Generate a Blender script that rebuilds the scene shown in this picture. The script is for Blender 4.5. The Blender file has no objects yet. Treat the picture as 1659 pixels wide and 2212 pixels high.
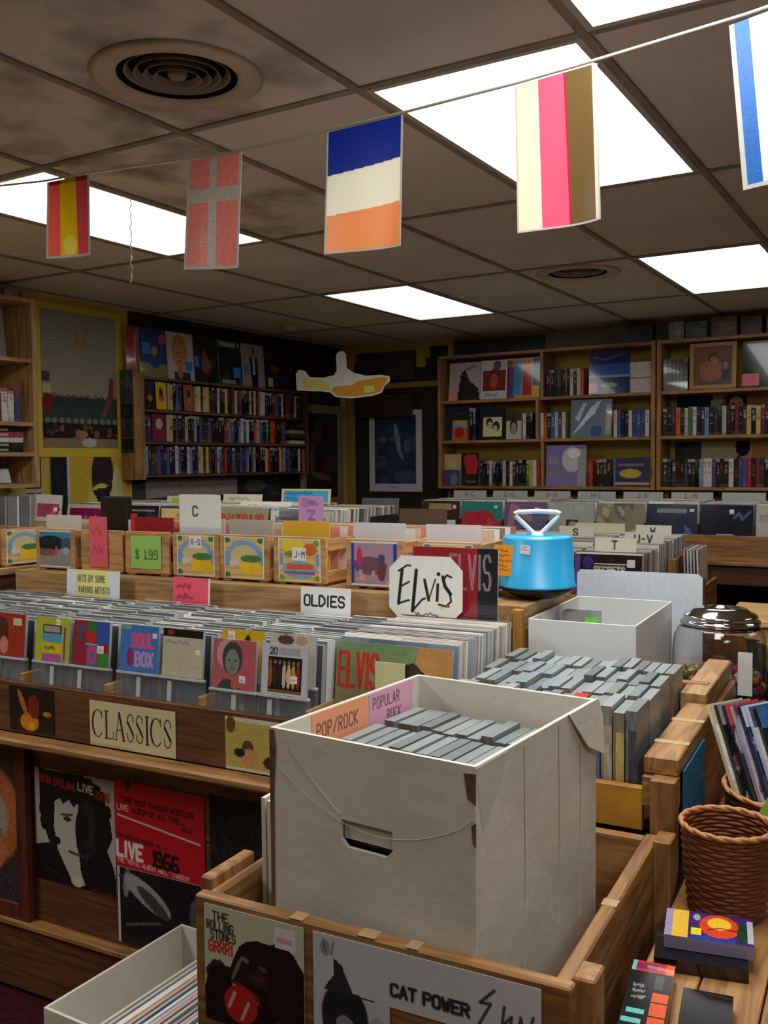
import bpy, bmesh, math, random
import numpy as np
from mathutils import Matrix, Vector
random.seed(7); rng = np.random.default_rng(7)
SC = bpy.context.scene; COL = SC.collection

# ------------------------------------------------------------------ camera
CAM_H = 1.5
yaw, pit, roll = math.radians(-30.88), math.radians(-3.02), math.radians(-0.52)
fwd = Vector((math.sin(yaw)*math.cos(pit), math.cos(yaw)*math.cos(pit), math.sin(pit)))
rgt = Vector((math.cos(yaw), -math.sin(yaw), 0)); upv = rgt.cross(fwd)
rgt, upv = rgt*math.cos(roll)+upv*math.sin(roll), upv*math.cos(roll)-rgt*math.sin(roll)
cam = bpy.data.cameras.new('camera'); camo = bpy.data.objects.new('camera', cam); COL.objects.link(camo)
cam.sensor_fit = 'VERTICAL'; cam.sensor_height = 36.0; cam.lens = 36.0*2054/2212
cam.clip_start = 0.02
camo.matrix_world = Matrix(((rgt.x, upv.x, -fwd.x, 0), (rgt.y, upv.y, -fwd.y, 0), (rgt.z, upv.z, -fwd.z, CAM_H), (0, 0, 0, 1)))
SC.camera = camo
# ------------------------------------------------------------------ world, exposure
W = bpy.data.worlds.new('world'); SC.world = W; W.use_nodes = True
W.node_tree.nodes['Background'].inputs[0].default_value = (0.9, 0.95, 1, 1)
W.node_tree.nodes['Background'].inputs[1].default_value = 0.0
SC.view_settings.view_transform = 'Standard'; SC.view_settings.look = 'None'
SC.view_settings.gamma = 1.0; SC.view_settings.use_curve_mapping = False
SC.view_settings.exposure = 0.46
SC.cycles.max_bounces = 8; SC.cycles.diffuse_bounces = 6; SC.cycles.glossy_bounces = 3; SC.cycles.transmission_bounces = 8; SC.cycles.transparent_max_bounces = 8
LAMP = 1.0                                     # common factor on the ceiling light diffusers

# ------------------------------------------------------------------ helpers
def lin(c):
    c = np.asarray(c, float)/255.0
    return np.where(c <= 0.04045, c/12.92, ((c+0.055)/1.055)**2.4)
def L4(c): return tuple(lin(c))+(1.0,)
MATS = {}
def mat(name, col=None, rough=0.6, metal=0.0, emit=None, spec=0.5, alpha=1.0, trans=0.0, bump=None, var=None, attr=False, coat=0.0, translucent=0.0):
    if name in MATS: return MATS[name]
    m = bpy.data.materials.new(name); m.use_nodes = True; MATS[name] = m
    nt = m.node_tree; b = nt.nodes['Principled BSDF']; N = nt.nodes.new; K = nt.links.new
    b.inputs['Roughness'].default_value = rough; b.inputs['Metallic'].default_value = metal
    b.inputs['Specular IOR Level'].default_value = spec; b.inputs['Alpha'].default_value = alpha
    b.inputs['Transmission Weight'].default_value = trans; b.inputs['Coat Weight'].default_value = coat
    if col is not None: b.inputs['Base Color'].default_value = L4(col)
    src = None
    if attr:
        a = N('ShaderNodeAttribute'); a.attribute_name = 'Col'; src = a.outputs['Color']
        K(src, b.inputs['Base Color'])
    if var:                                    # var = (second colour, scale, detail, stretch xyz)
        tc = N('ShaderNodeTexCoord'); mp = N('ShaderNodeMapping'); mp.inputs['Scale'].default_value = var[3]
        nz = N('ShaderNodeTexNoise'); nz.inputs['Scale'].default_value = var[1]; nz.inputs['Detail'].default_value = var[2]
        cr = N('ShaderNodeValToRGB'); cr.color_ramp.elements[0].position = 0.35; cr.color_ramp.elements[1].position = 0.68
        cr.color_ramp.elements[0].color = L4(var[0]); cr.color_ramp.elements[1].color = L4(col)
        K(tc.outputs['Object'], mp.inputs['Vector']); K(mp.outputs['Vector'], nz.inputs['Vector'])
        K(nz.outputs['Fac'], cr.inputs['Fac']); K(cr.outputs['Color'], b.inputs['Base Color'])
    if bump:
        nz2 = N('ShaderNodeTexNoise'); nz2.inputs['Scale'].default_value = bump[0]; nz2.inputs['Detail'].default_value = 4
        tc2 = N('ShaderNodeTexCoord'); K(tc2.outputs['Object'], nz2.inputs['Vector'])
        bp = N('ShaderNodeBump'); bp.inputs['Strength'].default_value = bump[1]; bp.inputs['Distance'].default_value = 0.01
        K(nz2.outputs['Fac'], bp.inputs['Height']); K(bp.outputs['Normal'], b.inputs['Normal'])
    if emit is not None:
        b.inputs['Emission Color'].default_value = L4(emit[0]); b.inputs['Emission Strength'].default_value = emit[1]
    if translucent:
        tr = N('ShaderNodeBsdfTranslucent'); mx = N('ShaderNodeMixShader'); mx.inputs[0].default_value = translucent
        if src is not None: K(src, tr.inputs['Color'])
        else: tr.inputs['Color'].default_value = L4(col)
        K(b.outputs[0], mx.inputs[1]); K(tr.outputs[0], mx.inputs[2]); K(mx.outputs[0], nt.nodes['Material Output'].inputs[0])
    return m
def wood(name, light, dark, axis='x', rough=0.5, scale=9.0):
    key = name+'_'+axis
    if key in MATS: return MATS[key]
    m = bpy.data.materials.new(key); m.use_nodes = True; MATS[key] = m
    nt = m.node_tree; b = nt.nodes['Principled BSDF']; N = nt.nodes.new; K = nt.links.new
    b.inputs['Roughness'].default_value = rough
    tc = N('ShaderNodeTexCoord'); oi = N('ShaderNodeObjectInfo'); ad = N('ShaderNodeVectorMath'); ad.operation = 'ADD'
    sc = N('ShaderNodeVectorMath'); sc.operation = 'SCALE'; sc.inputs['Scale'].default_value = 7.0
    K(oi.outputs['Random'], sc.inputs[0]); K(tc.outputs['Object'], ad.inputs[0]); K(sc.outputs[0], ad.inputs[1])
    mp = N('ShaderNodeMapping'); st = [4.0, 4.0, 4.0]; st['xyz'.index(axis)] = 0.35; mp.inputs['Scale'].default_value = st
    K(ad.outputs[0], mp.inputs['Vector'])
    nz = N('ShaderNodeTexNoise'); nz.inputs['Scale'].default_value = scale; nz.inputs['Detail'].default_value = 5; nz.inputs['Distortion'].default_value = 1.4
    K(mp.outputs['Vector'], nz.inputs['Vector'])
    cr = N('ShaderNodeValToRGB'); e = cr.color_ramp.elements; e[0].position = 0.36; e[1].position = 0.62
    e[0].color = L4(dark); e[1].color = L4(light)
    K(nz.outputs['Fac'], cr.inputs['Fac'])
    mp2 = N('ShaderNodeMapping'); st2 = [9.0, 9.0, 9.0]; st2['xyz'.index(axis)] = 3.2; mp2.inputs['Scale'].default_value = st2
    K(ad.outputs[0], mp2.inputs['Vector'])
    vo = N('ShaderNodeTexVoronoi'); vo.inputs['Scale'].default_value = 0.9; K(mp2.outputs['Vector'], vo.inputs['Vector'])
    kr = N('ShaderNodeValToRGB'); k = kr.color_ramp.elements; k[0].position = 0.05; k[1].position = 0.16
    k[0].color = (0.35, 0.25, 0.2, 1); k[1].color = (1, 1, 1, 1); K(vo.outputs['Distance'], kr.inputs['Fac'])
    mx = N('ShaderNodeMix'); mx.data_type = 'RGBA'; mx.blend_type = 'MULTIPLY'; mx.inputs['Factor'].default_value = 0.75
    K(cr.outputs['Color'], mx.inputs[6]); K(kr.outputs['Color'], mx.inputs[7]); K(mx.outputs[2], b.inputs['Base Color'])
    bp = N('ShaderNodeBump'); bp.inputs['Strength'].default_value = 0.15; bp.inputs['Distance'].default_value = 0.004
    K(nz.outputs['Fac'], bp.inputs['Height']); K(bp.outputs['Normal'], b.inputs['Normal'])
    return m
def pine(a='x'): return wood('pine', (182, 144, 97), (146, 104, 62), a)
def oak(a='x'): return wood('oak_stain', (170, 122, 70), (122, 80, 42), a)
def dark(a='x'): return wood('dark_stain', (112, 70, 41), (74, 43, 24), a)
def crate_wood(a='x'): return wood('crate_wood', (196, 150, 98), (160, 112, 64), a)
PRINT = mat('printed_card', rough=0.45, attr=True)
GLOSS = mat('glossy_print', rough=0.14, attr=True, coat=0.5)
PAPER = mat('paper_print', rough=0.85, attr=True, spec=0.2)
FLAGM = mat('laminated_paper', rough=0.3, attr=True, translucent=0.5)
BOXW = mat('white_corrugated_card', (222, 215, 202), 0.75, var=((206, 198, 182), 5.0, 6, (1, 1, 1)), bump=(30, 0.12))
BOXW2 = mat('clean_white_card', (216, 216, 216), 0.7)
CLEAR = mat('clear_plastic', (170, 172, 178), 0.12, alpha=0.16, spec=0.6)
SMOKE = mat('hazy_grey_plastic', (120, 120, 124), 0.2, spec=0.6)
BLACK = mat('black_plastic', (14, 14, 15), 0.4)
CHROME = mat('chrome', (225, 225, 228), 0.08, metal=1.0)

def finish(name, verts, faces, mats, parent=None, smooth=False, loc=None, rot=None, fmat=None):
    me = bpy.data.meshes.new(name); me.from_pydata(verts, [], faces)
    for m in (mats if isinstance(mats, (list, tuple)) else [mats]): me.materials.append(m)
    if fmat: me.polygons.foreach_set('material_index', fmat)
    if smooth: me.polygons.foreach_set('use_smooth', [True]*len(me.polygons))
    me.update()
    return mesh_obj(name, me, parent, loc, rot)
def mesh_obj(name, me, parent=None, loc=None, rot=None):
    o = bpy.data.objects.new(name, me); COL.objects.link(o)
    if parent is not None: o.parent = parent
    if loc is not None: o.location = loc
    if rot is not None: o.rotation_euler = rot if hasattr(rot, '__len__') else (0, 0, rot)
    return o
SEEN = {}
def tag(o, label, cat, group=None):
    o['label'] = label; o['category'] = cat
    if group: o['group'] = group
    SEEN.setdefault(label, []).append(o.name)
    return o
def thing(name, label, cat, loc=(0, 0, 0), rz=0.0, group=None):
    o = bpy.data.objects.new(name, None); COL.objects.link(o); o.empty_display_size = 0.05
    o.location = loc; o.rotation_euler = (0, 0, rz)
    return tag(o, label, cat, group)
def struct(o): o['kind'] = 'structure'; return o
def box_mesh(sx, sy, sz, bev=0.0, name='m'):
    bm = bmesh.new(); bmesh.ops.create_cube(bm, size=1.0)
    for v in bm.verts: v.co = (v.co.x*sx, v.co.y*sy, v.co.z*sz)
    if bev: bmesh.ops.bevel(bm, geom=bm.edges[:], offset=bev, segments=1, affect='EDGES')
    me = bpy.data.meshes.new(name); bm.to_mesh(me); bm.free(); return me
_bm = {}
def box(name, x0, x1, y0, y1, z0, z1, m, parent=None, bev=0.0015, rot=None):
    s = (round(abs(x1-x0), 4), round(abs(y1-y0), 4), round(abs(z1-z0), 4)); key = s+(bev, m.name)
    if key not in _bm:
        me = box_mesh(*s, bev=min(bev, min(s)*0.3), name=name); me.materials.append(m); _bm[key] = me
    return mesh_obj(name, _bm[key], parent, ((x0+x1)/2, (y0+y1)/2, (z0+z1)/2), rot)
def lathe(name, prof, m, parent=None, n=40, loc=None, cap=False, smooth=True):
    v, f = [], []
    for r, z in prof:
        for k in range(n): a = 2*math.pi*k/n; v.append((r*math.cos(a), r*math.sin(a), z))
    for i in range(len(prof)-1):
        for k in range(n): f.append((i*n+k, i*n+(k+1) % n, (i+1)*n+(k+1) % n, (i+1)*n+k))
    if cap: f.append(tuple(range(n))[::-1]); f.append(tuple((len(prof)-1)*n+k for k in range(n)))
    return finish(name, v, f, m, parent, smooth, loc)
def tube_data(path, r, n=8, closed=False):
    v, f = [], []; P = [Vector(p) for p in path]; K = len(P)
    for i, p in enumerate(P):
        if closed: t = P[(i+1) % K]-P[i-1]
        else: t = P[min(i+1, K-1)]-P[max(i-1, 0)]
        t.normalize(); a = t.cross(Vector((0, 0, 1)) if abs(t.z) < 0.9 else Vector((1, 0, 0))).normalized(); b = t.cross(a)
        rr = r[i] if hasattr(r, '__len__') else r
        for k in range(n): q = p+(a*math.cos(2*math.pi*k/n)+b*math.sin(2*math.pi*k/n))*rr; v.append(tuple(q))
    for i in range(K if closed else K-1):
        for k in range(n): f.append((i*n+k, i*n+(k+1) % n, ((i+1) % K)*n+(k+1) % n, ((i+1) % K)*n+k))
    if not closed: f.append(tuple(range(n))); f.append(tuple((K-1)*n+k for k in range(n))[::-1])
    return v, f
def tube(name, path, r, m, parent=None, n=8, closed=False, loc=None, rot=None):
    v, f = tube_data(path, r, n, closed); return finish(name, v, f, m, parent, True, loc, rot)

# ------------------------------------------------------------------ flat print: small pictures painted into the vertex colours of a card's face
GL = {'A':'00,26,40;12,32','B':'00,06,36,35,33,03;33,43,41,30,00'.replace('36,35','36,46,43').replace('33,43','33,43'),'C':'45,36,16,05,01,10,30,41','D':'00,06,26,44,42,20,00',
'E':'46,06,00,40;03,33','F':'46,06,00;03,33','G':'45,36,16,05,01,10,30,41,43,23','H':'00,06;40,46;03,43','I':'20,26','J':'46,41,30,10,01','K':'00,06;46,03,40','L':'06,00,40',
'M':'00,06,23,46,40','N':'00,06,40,46','O':'16,36,45,41,30,10,01,05,16','P':'00,06,36,45,44,33,03','Q':'16,36,45,41,30,10,01,05,16;22,40','R':'00,06,36,45,44,33,03;23,40',
'S':'45,36,16,05,04,13,33,42,41,30,10,01','T':'06,46;26,20','U':'06,01,10,30,41,46','V':'06,20,46','W':'06,10,24,30,46','X':'06,40;00,46','Y':'06,23,46;23,20','Z':'06,46,00,40',
'0':'16,36,45,41,30,10,01,05,16','1':'15,26,20;10,30','2':'05,16,36,45,43,00,40','3':'05,16,36,45,34,23,32,41,30,10,01','4':'30,36,02,42','5':'46,06,03,33,42,41,30,10,01',
'6':'46,16,04,01,10,30,41,42,33,03','7':'06,46,10','8':'13,04,05,16,36,45,44,33,13,02,01,10,30,41,42,33','9':'42,44,36,16,05,04,13,43,41,30,00','-':'13,33','/':'00,46','!':'26,22;20,21','.':'20,21','$':'45,36,16,05,13,33,41,30,10,01;27,2','\'':'26,25','&':'40,04,05,16,25,01,10,42','?':'05,16,36,44,23,22;20,21','"':'16,15;36,35'}
GL['B'] = '00,06,36,45,44,33,03;33,42,41,30,00'; GL['$'] = '45,36,16,05,13,33,41,30,10,01;26,20'
class Img:
    def __init__(s, w, h, bg, asp=None):
        s.w, s.h = w, h; s.asp = asp if asp else w/h
        s.a = np.zeros((h, w, 3)); s.a[:] = bg
        xs = (np.arange(w)+0.5)/w*s.asp; ys = (np.arange(h)+0.5)/h
        s.X, s.Y = np.meshgrid(xs, ys)
    def put(s, m, c, k=1.0):
        m = m[..., None]*k; s.a = s.a*(1-m)+np.array(c, float)*m; return s
    def rect(s, x0, y0, x1, y1, c, k=1.0): return s.put(((s.X >= x0) & (s.X <= x1) & (s.Y >= y0) & (s.Y <= y1)).astype(float), c, k)
    def ell(s, x, y, rx, ry, c, k=1.0, rot=0.0):
        dx, dy = s.X-x, s.Y-y; cr, sr = math.cos(rot), math.sin(rot)
        d = ((dx*cr+dy*sr)/rx)**2+((dy*cr-dx*sr)/ry)**2
        return s.put(np.clip((1.12-d)*6, 0, 1), c, k)
    def poly(s, pts, c, k=1.0):
        m = np.zeros(s.X.shape, bool); n = len(pts)
        for i in range(n):
            (x1, y1), (x2, y2) = pts[i], pts[(i+1) % n]
            if y1 == y2: continue
            cond = ((y1 > s.Y) != (y2 > s.Y)) & (s.X < (x2-x1)*(s.Y-y1)/(y2-y1)+x1); m ^= cond
        return s.put(m.astype(float), c, k)
    def line(s, pts, wd, c, k=1.0):
        m = np.zeros(s.X.shape); px = 0.7/s.h
        for (x1, y1), (x2, y2) in zip(pts, pts[1:]):
            dx, dy = x2-x1, y2-y1; q = dx*dx+dy*dy+1e-12
            t = np.clip(((s.X-x1)*dx+(s.Y-y1)*dy)/q, 0, 1)
            d = np.hypot(s.X-x1-t*dx, s.Y-y1-t*dy); m = np.maximum(m, np.clip((wd/2-d)/px*0.6+0.5, 0, 1))
        return s.put(m, c, k)
    def text(s, t, x, y, h, c, wt=0.16, cw=0.62, slope=0.0, slant=0.0, gap=0.24, k=1.0, flip=False):
        """x,y = left end of the base line; h = cap height; cw = letter width / height"""
        cx = x
        for ch in t.upper():
            if ch == ' ': cx += h*(cw*0.6+gap*0.6); continue
            narrow = 0.35 if ch in "I!.'1" else 1.0
            for st in GL.get(ch, '').split(';'):
                pts = []
                for g in st.split(','):
                    gx, gy = (int(g[0])/4.0), (int(g[1])/6.0)
                    if narrow < 1: gx = 0.5+(gx-0.5)
                    wv = cw*(1.0 if narrow == 1 else 1.0)
                    px_ = cx+(gx-(0.32 if narrow < 1 and ch != '1' else 0))*h*wv+gy*h*slant; py_ = y-gy*h+(px_-x)*slope
                    pts.append((px_, py_))
                s.line(pts, wt*h, c, k)
            cx += h*(cw*narrow+gap)
        return s
    def scrib(s, x0, y0, x1, y1, c, rows=3, wd=0.012, k=0.8):
        for r in range(rows):
            y = y0+(y1-y0)*(r+0.5)/rows; n = 16; hh = (y1-y0)/rows*0.3
            s.line([(x0+(x1-x0)*i/n*(0.75 + 0.25*((r*7) % 3)/2), y+random.uniform(-hh, hh)) for i in range(n+1)], wd, c, k)
        return s
    def noise(s, amp=8, cell=1):
        n = rng.normal(0, amp, ((s.h+cell-1)//cell, (s.w+cell-1)//cell, 1)); n = np.repeat(np.repeat(n, cell, 0), cell, 1)[:s.h, :s.w]
        s.a = np.clip(s.a+n, 0, 255); return s
    def blotch(s, n, cols, r0, r1, k=0.6, box=(0, 0, 1, 1)):
        for _ in range(n):
            s.ell(random.uniform(box[0], box[2])*s.asp, random.uniform(box[1], box[3]), random.uniform(r0, r1), random.uniform(r0, r1), random.choice(cols), k, random.uniform(0, 3))
        return s
    def sticker(s, x, y, sz=0.1): s.rect(x, y, x+sz, y+sz*0.85, (238, 228, 236)); s.rect(x+sz*.1, y+sz*.4, x+sz*.85, y+sz*.62, (228, 170, 185)); return s

def slab_mesh(img, w, h, t, edge=(200, 196, 186), m=None, back=None, bend=None, name='m'):
    """a card / sleeve / case: front at y=0 facing -y, printed; bottom at z=0; thickness t towards +y"""
    nx, ny = img.w, img.h
    xs = np.linspace(-w/2, w/2, nx+1); zs = np.linspace(h, 0, ny+1)
    gx, gz = np.meshgrid(xs, zs); gy = np.zeros_like(gx)
    V = np.stack([gx.ravel(), gy.ravel(), gz.ravel()], 1)
    idx = np.arange((nx+1)*(ny+1)).reshape(ny+1, nx+1)
    q = np.stack([idx[:-1, :-1], idx[1:, :-1], idx[1:, 1:], idx[:-1, 1:]], -1).reshape(-1, 4)
    if bend is None:
        nb = len(V); V = np.vstack([V, [[-w/2, t, h], [w/2, t, h], [w/2, t, 0], [-w/2, t, 0]]]); TL, TR, BR, BL = nb, nb+1, nb+2, nb+3
        ex = [list(map(int, idx[0, :]))+[TR, TL], list(map(int, idx[::-1, 0]))+[TL, BL], list(map(int, idx[-1, ::-1]))+[BL, BR], list(map(int, idx[:, -1]))+[BR, TR], [TR, BR, BL, TL]]
    else:
        V[:, 1] = [bend(x, z) for x, z in V[:, [0, 2]]]
        nb = len(V); V2 = V.copy(); V2[:, 1] += t; V = np.vstack([V, V2])
        ex = [list(map(int, f)) for f in (q[:, ::-1]+nb)]
        bd = list(map(int, idx[0, :]))+list(map(int, idx[1:, -1]))+list(map(int, idx[-1, -2::-1]))+list(map(int, idx[-2:0:-1, 0]))
        for i in range(len(bd)): a, b = bd[i], bd[(i+1) % len(bd)]; ex.append([a, b, b+nb, a+nb])
    faces = q.tolist()+ex
    me = bpy.data.meshes.new(name); me.from_pydata(V.tolist(), [], faces); me.materials.append(m or PRINT)
    lc = lin(img.a.reshape(-1, 3)); nl = len(me.loops)
    C = np.ones((nl, 4)); C[:len(q)*4, :3] = np.repeat(lc, 4, 0)
    if bend is not None: C[len(q)*4:len(q)*8, :3] = np.repeat(lc, 4, 0)
    k = len(q)*(8 if bend is not None else 4); C[k:, :3] = lin(edge)
    if back is not None and bend is None: C[-4:, :3] = lin(back)
    at = me.color_attributes.new('Col', 'FLOAT_COLOR', 'CORNER'); at.data.foreach_set('color', C.ravel()); me.update()
    return me
def slab(name, img, w, h, t, loc, rz=0.0, parent=None, edge=(200, 196, 186), m=None, lean=0.0, back=None, bend=None, tilt=0.0):
    return mesh_obj(name, slab_mesh(img, w, h, t, edge, m, back, bend, name), parent, loc, (lean, tilt, rz))
def plain(c, w=2, h=2, amp=0): 
    i = Img(w, h, c); return i.noise(amp) if amp else i

# frames: the main island stands a few degrees out of square with the walls
PH = math.radians(3.3); O1 = (-1.3, 1.75)
def fr(u, v, z, o=O1, ph=PH): return (o[0]+u*math.cos(ph)-v*math.sin(ph), o[1]+u*math.sin(ph)+v*math.cos(ph), z)
NUM = ['first', 'second', 'third', 'fourth', 'fifth', 'sixth', 'seventh', 'eighth', 'ninth', 'tenth', 'eleventh', 'twelfth']
def nth(i):
    i += 1
    if i <= 12: return NUM[i-1]
    return f"{i}{'th' if i % 100 in (11, 12, 13) else {1:'st', 2:'nd', 3:'rd'}.get(i % 10, 'th')}"
# ================================================================== the room shell
CZ = 2.466                                      # ceiling height
XL, XR, YF, YB = -4.5, 2.9, -2.2, 6.8
YEL = mat('yellow_wall_paint', (206, 176, 74), 0.7, var=((188, 158, 62), 3.0, 4, (1, 1, 1)))
CARPET = mat('maroon_carpet', (74, 24, 30), 0.95, var=((52, 14, 20), 60.0, 6, (1, 1, 1)), bump=(160, 0.6), spec=0.1)
BEIGE = mat('beige_wall_paint', (150, 140, 118), 0.8)
struct(box('floor', XL-.1, XR+.1, YF-.1, YB+.1, -.06, 0, CARPET, bev=0))
struct(box('wall_left', XL-.1, XL, YF, YB, 0, 2.62, YEL, bev=0))
struct(box('wall_back', XL-.1, XR+.1, YB, YB+.1, 0, 2.62, YEL, bev=0))
struct(box('wall_right', XR, XR+.1, YF, YB, 0, 2.62, BEIGE, bev=0))
struct(box('wall_front', XL-.1, XR+.1, YF-.1, YF, 0, 2.62, BEIGE, bev=0))
CEIL = struct(box('ceiling', XL-.1, XR+.1, YF-.1, YB+.1, 2.62, 2.68, mat('plenum_grey', (60, 56, 52), 0.9), bev=0))
TILE = mat('mineral_ceiling_tile', (230, 221, 210), 0.95, var=((219, 208, 195), 2.2, 9, (1, 1, 1)), bump=(220, 0.35), spec=0.1)
SOOTY = mat('sooty_ceiling_tile', (230, 221, 210), 0.95, var=((219, 208, 195), 2.2, 9, (1, 1, 1)), bump=(220, 0.35), spec=0.1)
def soot(m):                                     # streaks of soot blown out of the vent, darkest in patches around its rim
    nt = m.node_tree; N = nt.nodes.new; K = nt.links.new; b = nt.nodes['Principled BSDF']; old = b.inputs['Base Color'].links[0].from_socket
    tc = N('ShaderNodeTexCoord'); nz = N('ShaderNodeTexNoise'); nz.inputs['Scale'].default_value = 3.4; nz.inputs['Detail'].default_value = 3
    K(tc.outputs['Object'], nz.inputs['Vector'])
    cr = N('ShaderNodeValToRGB'); cr.color_ramp.elements[0].position = .34; cr.color_ramp.elements[1].position = .52
    cr.color_ramp.elements[0].color = (.33, .28, .24, 1); cr.color_ramp.elements[1].color = (1, 1, 1, 1); K(nz.outputs['Fac'], cr.inputs['Fac'])
    mx = N('ShaderNodeMix'); mx.data_type = 'RGBA'; mx.blend_type = 'MULTIPLY'; mx.inputs['Factor'].default_value = .8
    K(old, mx.inputs[6]); K(cr.outputs['Color'], mx.inputs[7]); K(mx.outputs[2], b.inputs['Base Color'])
soot(SOOTY)
BAR = mat('ceiling_grid_metal', (160, 147, 132), 0.6, var=((130, 116, 100), 6.0, 4, (1, 1, 1)))
RIM = mat('light_trim_metal', (186, 178, 166), 0.5)
gx = lambda i: i*0.61-2.569
gy = lambda j: j*1.22+0.924
LIGHTS = {(2, 1): 'lit ceiling panel behind the hanging striped flag above the white cassette box',
          (3, 0): 'lit ceiling panel cut by the top edge above the flag string',
          (-1, 1): 'long lit ceiling panel on the left behind the red and yellow flag',
          (-1, 3): 'lit ceiling panel near the back corner above the hanging cutout',
          (2, 3): 'lit ceiling panel beside the far round vent above the bookcases'}
ADDED_LIGHTS = {(6, 2): 'added unseen ceiling panel over the right hand side of the shop',
         (-4+3, -1): 'added unseen ceiling panel behind the camera on the left', (5, -1): 'added unseen ceiling panel behind the camera on the right'}  # panels out of view, added to brighten the near front faces
def tile_box(name, i, j, z0, z1, m, inset):
    x0, x1 = max(gx(i), XL), min(gx(i+1), XR); y0, y1 = max(gy(j), YF), min(gy(j+1), YB)
    if x1-x0 < .03 or y1-y0 < .03: return None
    return box(name, x0+inset, x1-inset, y0+inset, y1-inset, z0, z1, m, CEIL, bev=.0)
CEIL.location  # ceiling children are given in world units, so cancel the slab's own offset
cl = Vector(CEIL.location)
def child_of_ceiling(o):
    if o is not None: o.location = Vector(o.location)-cl
    return o
for i in range(-4, 9):
    for j in range(-3, 5):
        if (i, j) in LIGHTS or (i, j) in ADDED_LIGHTS: continue
        if (i, j) in ((1, 0), (1, 3)): continue       # these two carry the round vents
        child_of_ceiling(tile_box('ceiling_tile', i, j, CZ+.006, CZ+.022, SOOTY if (i, j) in ((1, 0), (0, 0), (0, 1), (1, -1)) else TILE, .004))
for i in range(-3, 9):
    child_of_ceiling(box('grid_runner', gx(i)-.0125, gx(i)+.0125, YF, YB, CZ-.001, CZ+.005, BAR, CEIL, bev=.001))
for j in range(-2, 5):
    for i in range(-4, 9):
        x0, x1 = max(gx(i)+.0125, XL), min(gx(i+1)-.0125, XR)
        if x1-x0 < .03: continue
        child_of_ceiling(box('grid_cross_bar', x0, x1, gy(j)-.0125, gy(j)+.0125, CZ, CZ+.005, BAR, CEIL, bev=.001))
POWER = {(2, 1): 9.5, (3, 0): 9.5, (-1, 1): 4.2, (-1, 3): 2.4, (2, 3): 3.4, (6, 2): 3.0, (5, -1): 6.0, (-1, -1): 12.0}      # tuned panel by panel, far ones dimmed to darken the back
def ceiling_light(i, j, label):
    pw = POWER.get((i, j), 9.5)*LAMP; DIFF = mat(f'lit_diffuser_{pw:.2f}', (240, 240, 235), 0.6, emit=((250, 252, 248), pw))
    x0, x1, y0, y1 = gx(i)+.0125, gx(i+1)-.0125, gy(j)+.0125, gy(j+1)-.0125
    t = thing('ceiling_light', label, 'ceiling light', ((x0+x1)/2, (y0+y1)/2, CZ), group='ceiling light panels')
    hx, hy, r = (x1-x0)/2, (y1-y0)/2, .018
    o = [(-hx, -hy), (hx, -hy), (hx, hy), (-hx, hy)]; n = [(-hx+r, -hy+r), (hx-r, -hy+r), (hx-r, hy-r), (-hx+r, hy-r)]
    v = [(a, b, .0) for a, b in o]+[(a, b, .0) for a, b in n]+[(a, b, .05) for a, b in o]+[(a, b, .012) for a, b in n]
    f = []
    for k in range(4):
        q = (k+1) % 4; f += [(k, q, 4+q, 4+k), (k, 8+k, 8+q, q), (4+k, 4+q, 12+q, 12+k), (8+k, 12+k, 12+q, 8+q)]
    finish('light_frame', v, f, RIM, t)
    e = .001
    finish('diffuser', [(-hx+r-e, -hy+r-e, .008), (hx-r+e, -hy+r-e, .008), (hx-r+e, hy-r+e, .008), (-hx+r-e, hy-r+e, .008)], [(3, 2, 1, 0)], DIFF, t)
    finish('housing', [(-hx, -hy, .05), (hx, -hy, .05), (hx, hy, .05), (-hx, hy, .05), (-hx*.9, -hy*.9, .12), (hx*.9, -hy*.9, .12), (hx*.9, hy*.9, .12), (-hx*.9, hy*.9, .12)],
           [(0, 1, 5, 4), (1, 2, 6, 5), (2, 3, 7, 6), (3, 0, 4, 7), (4, 5, 6, 7)], RIM, t)
    return t
for (i, j), lb in {**LIGHTS, **ADDED_LIGHTS}.items(): ceiling_light(i, j, lb)
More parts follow.
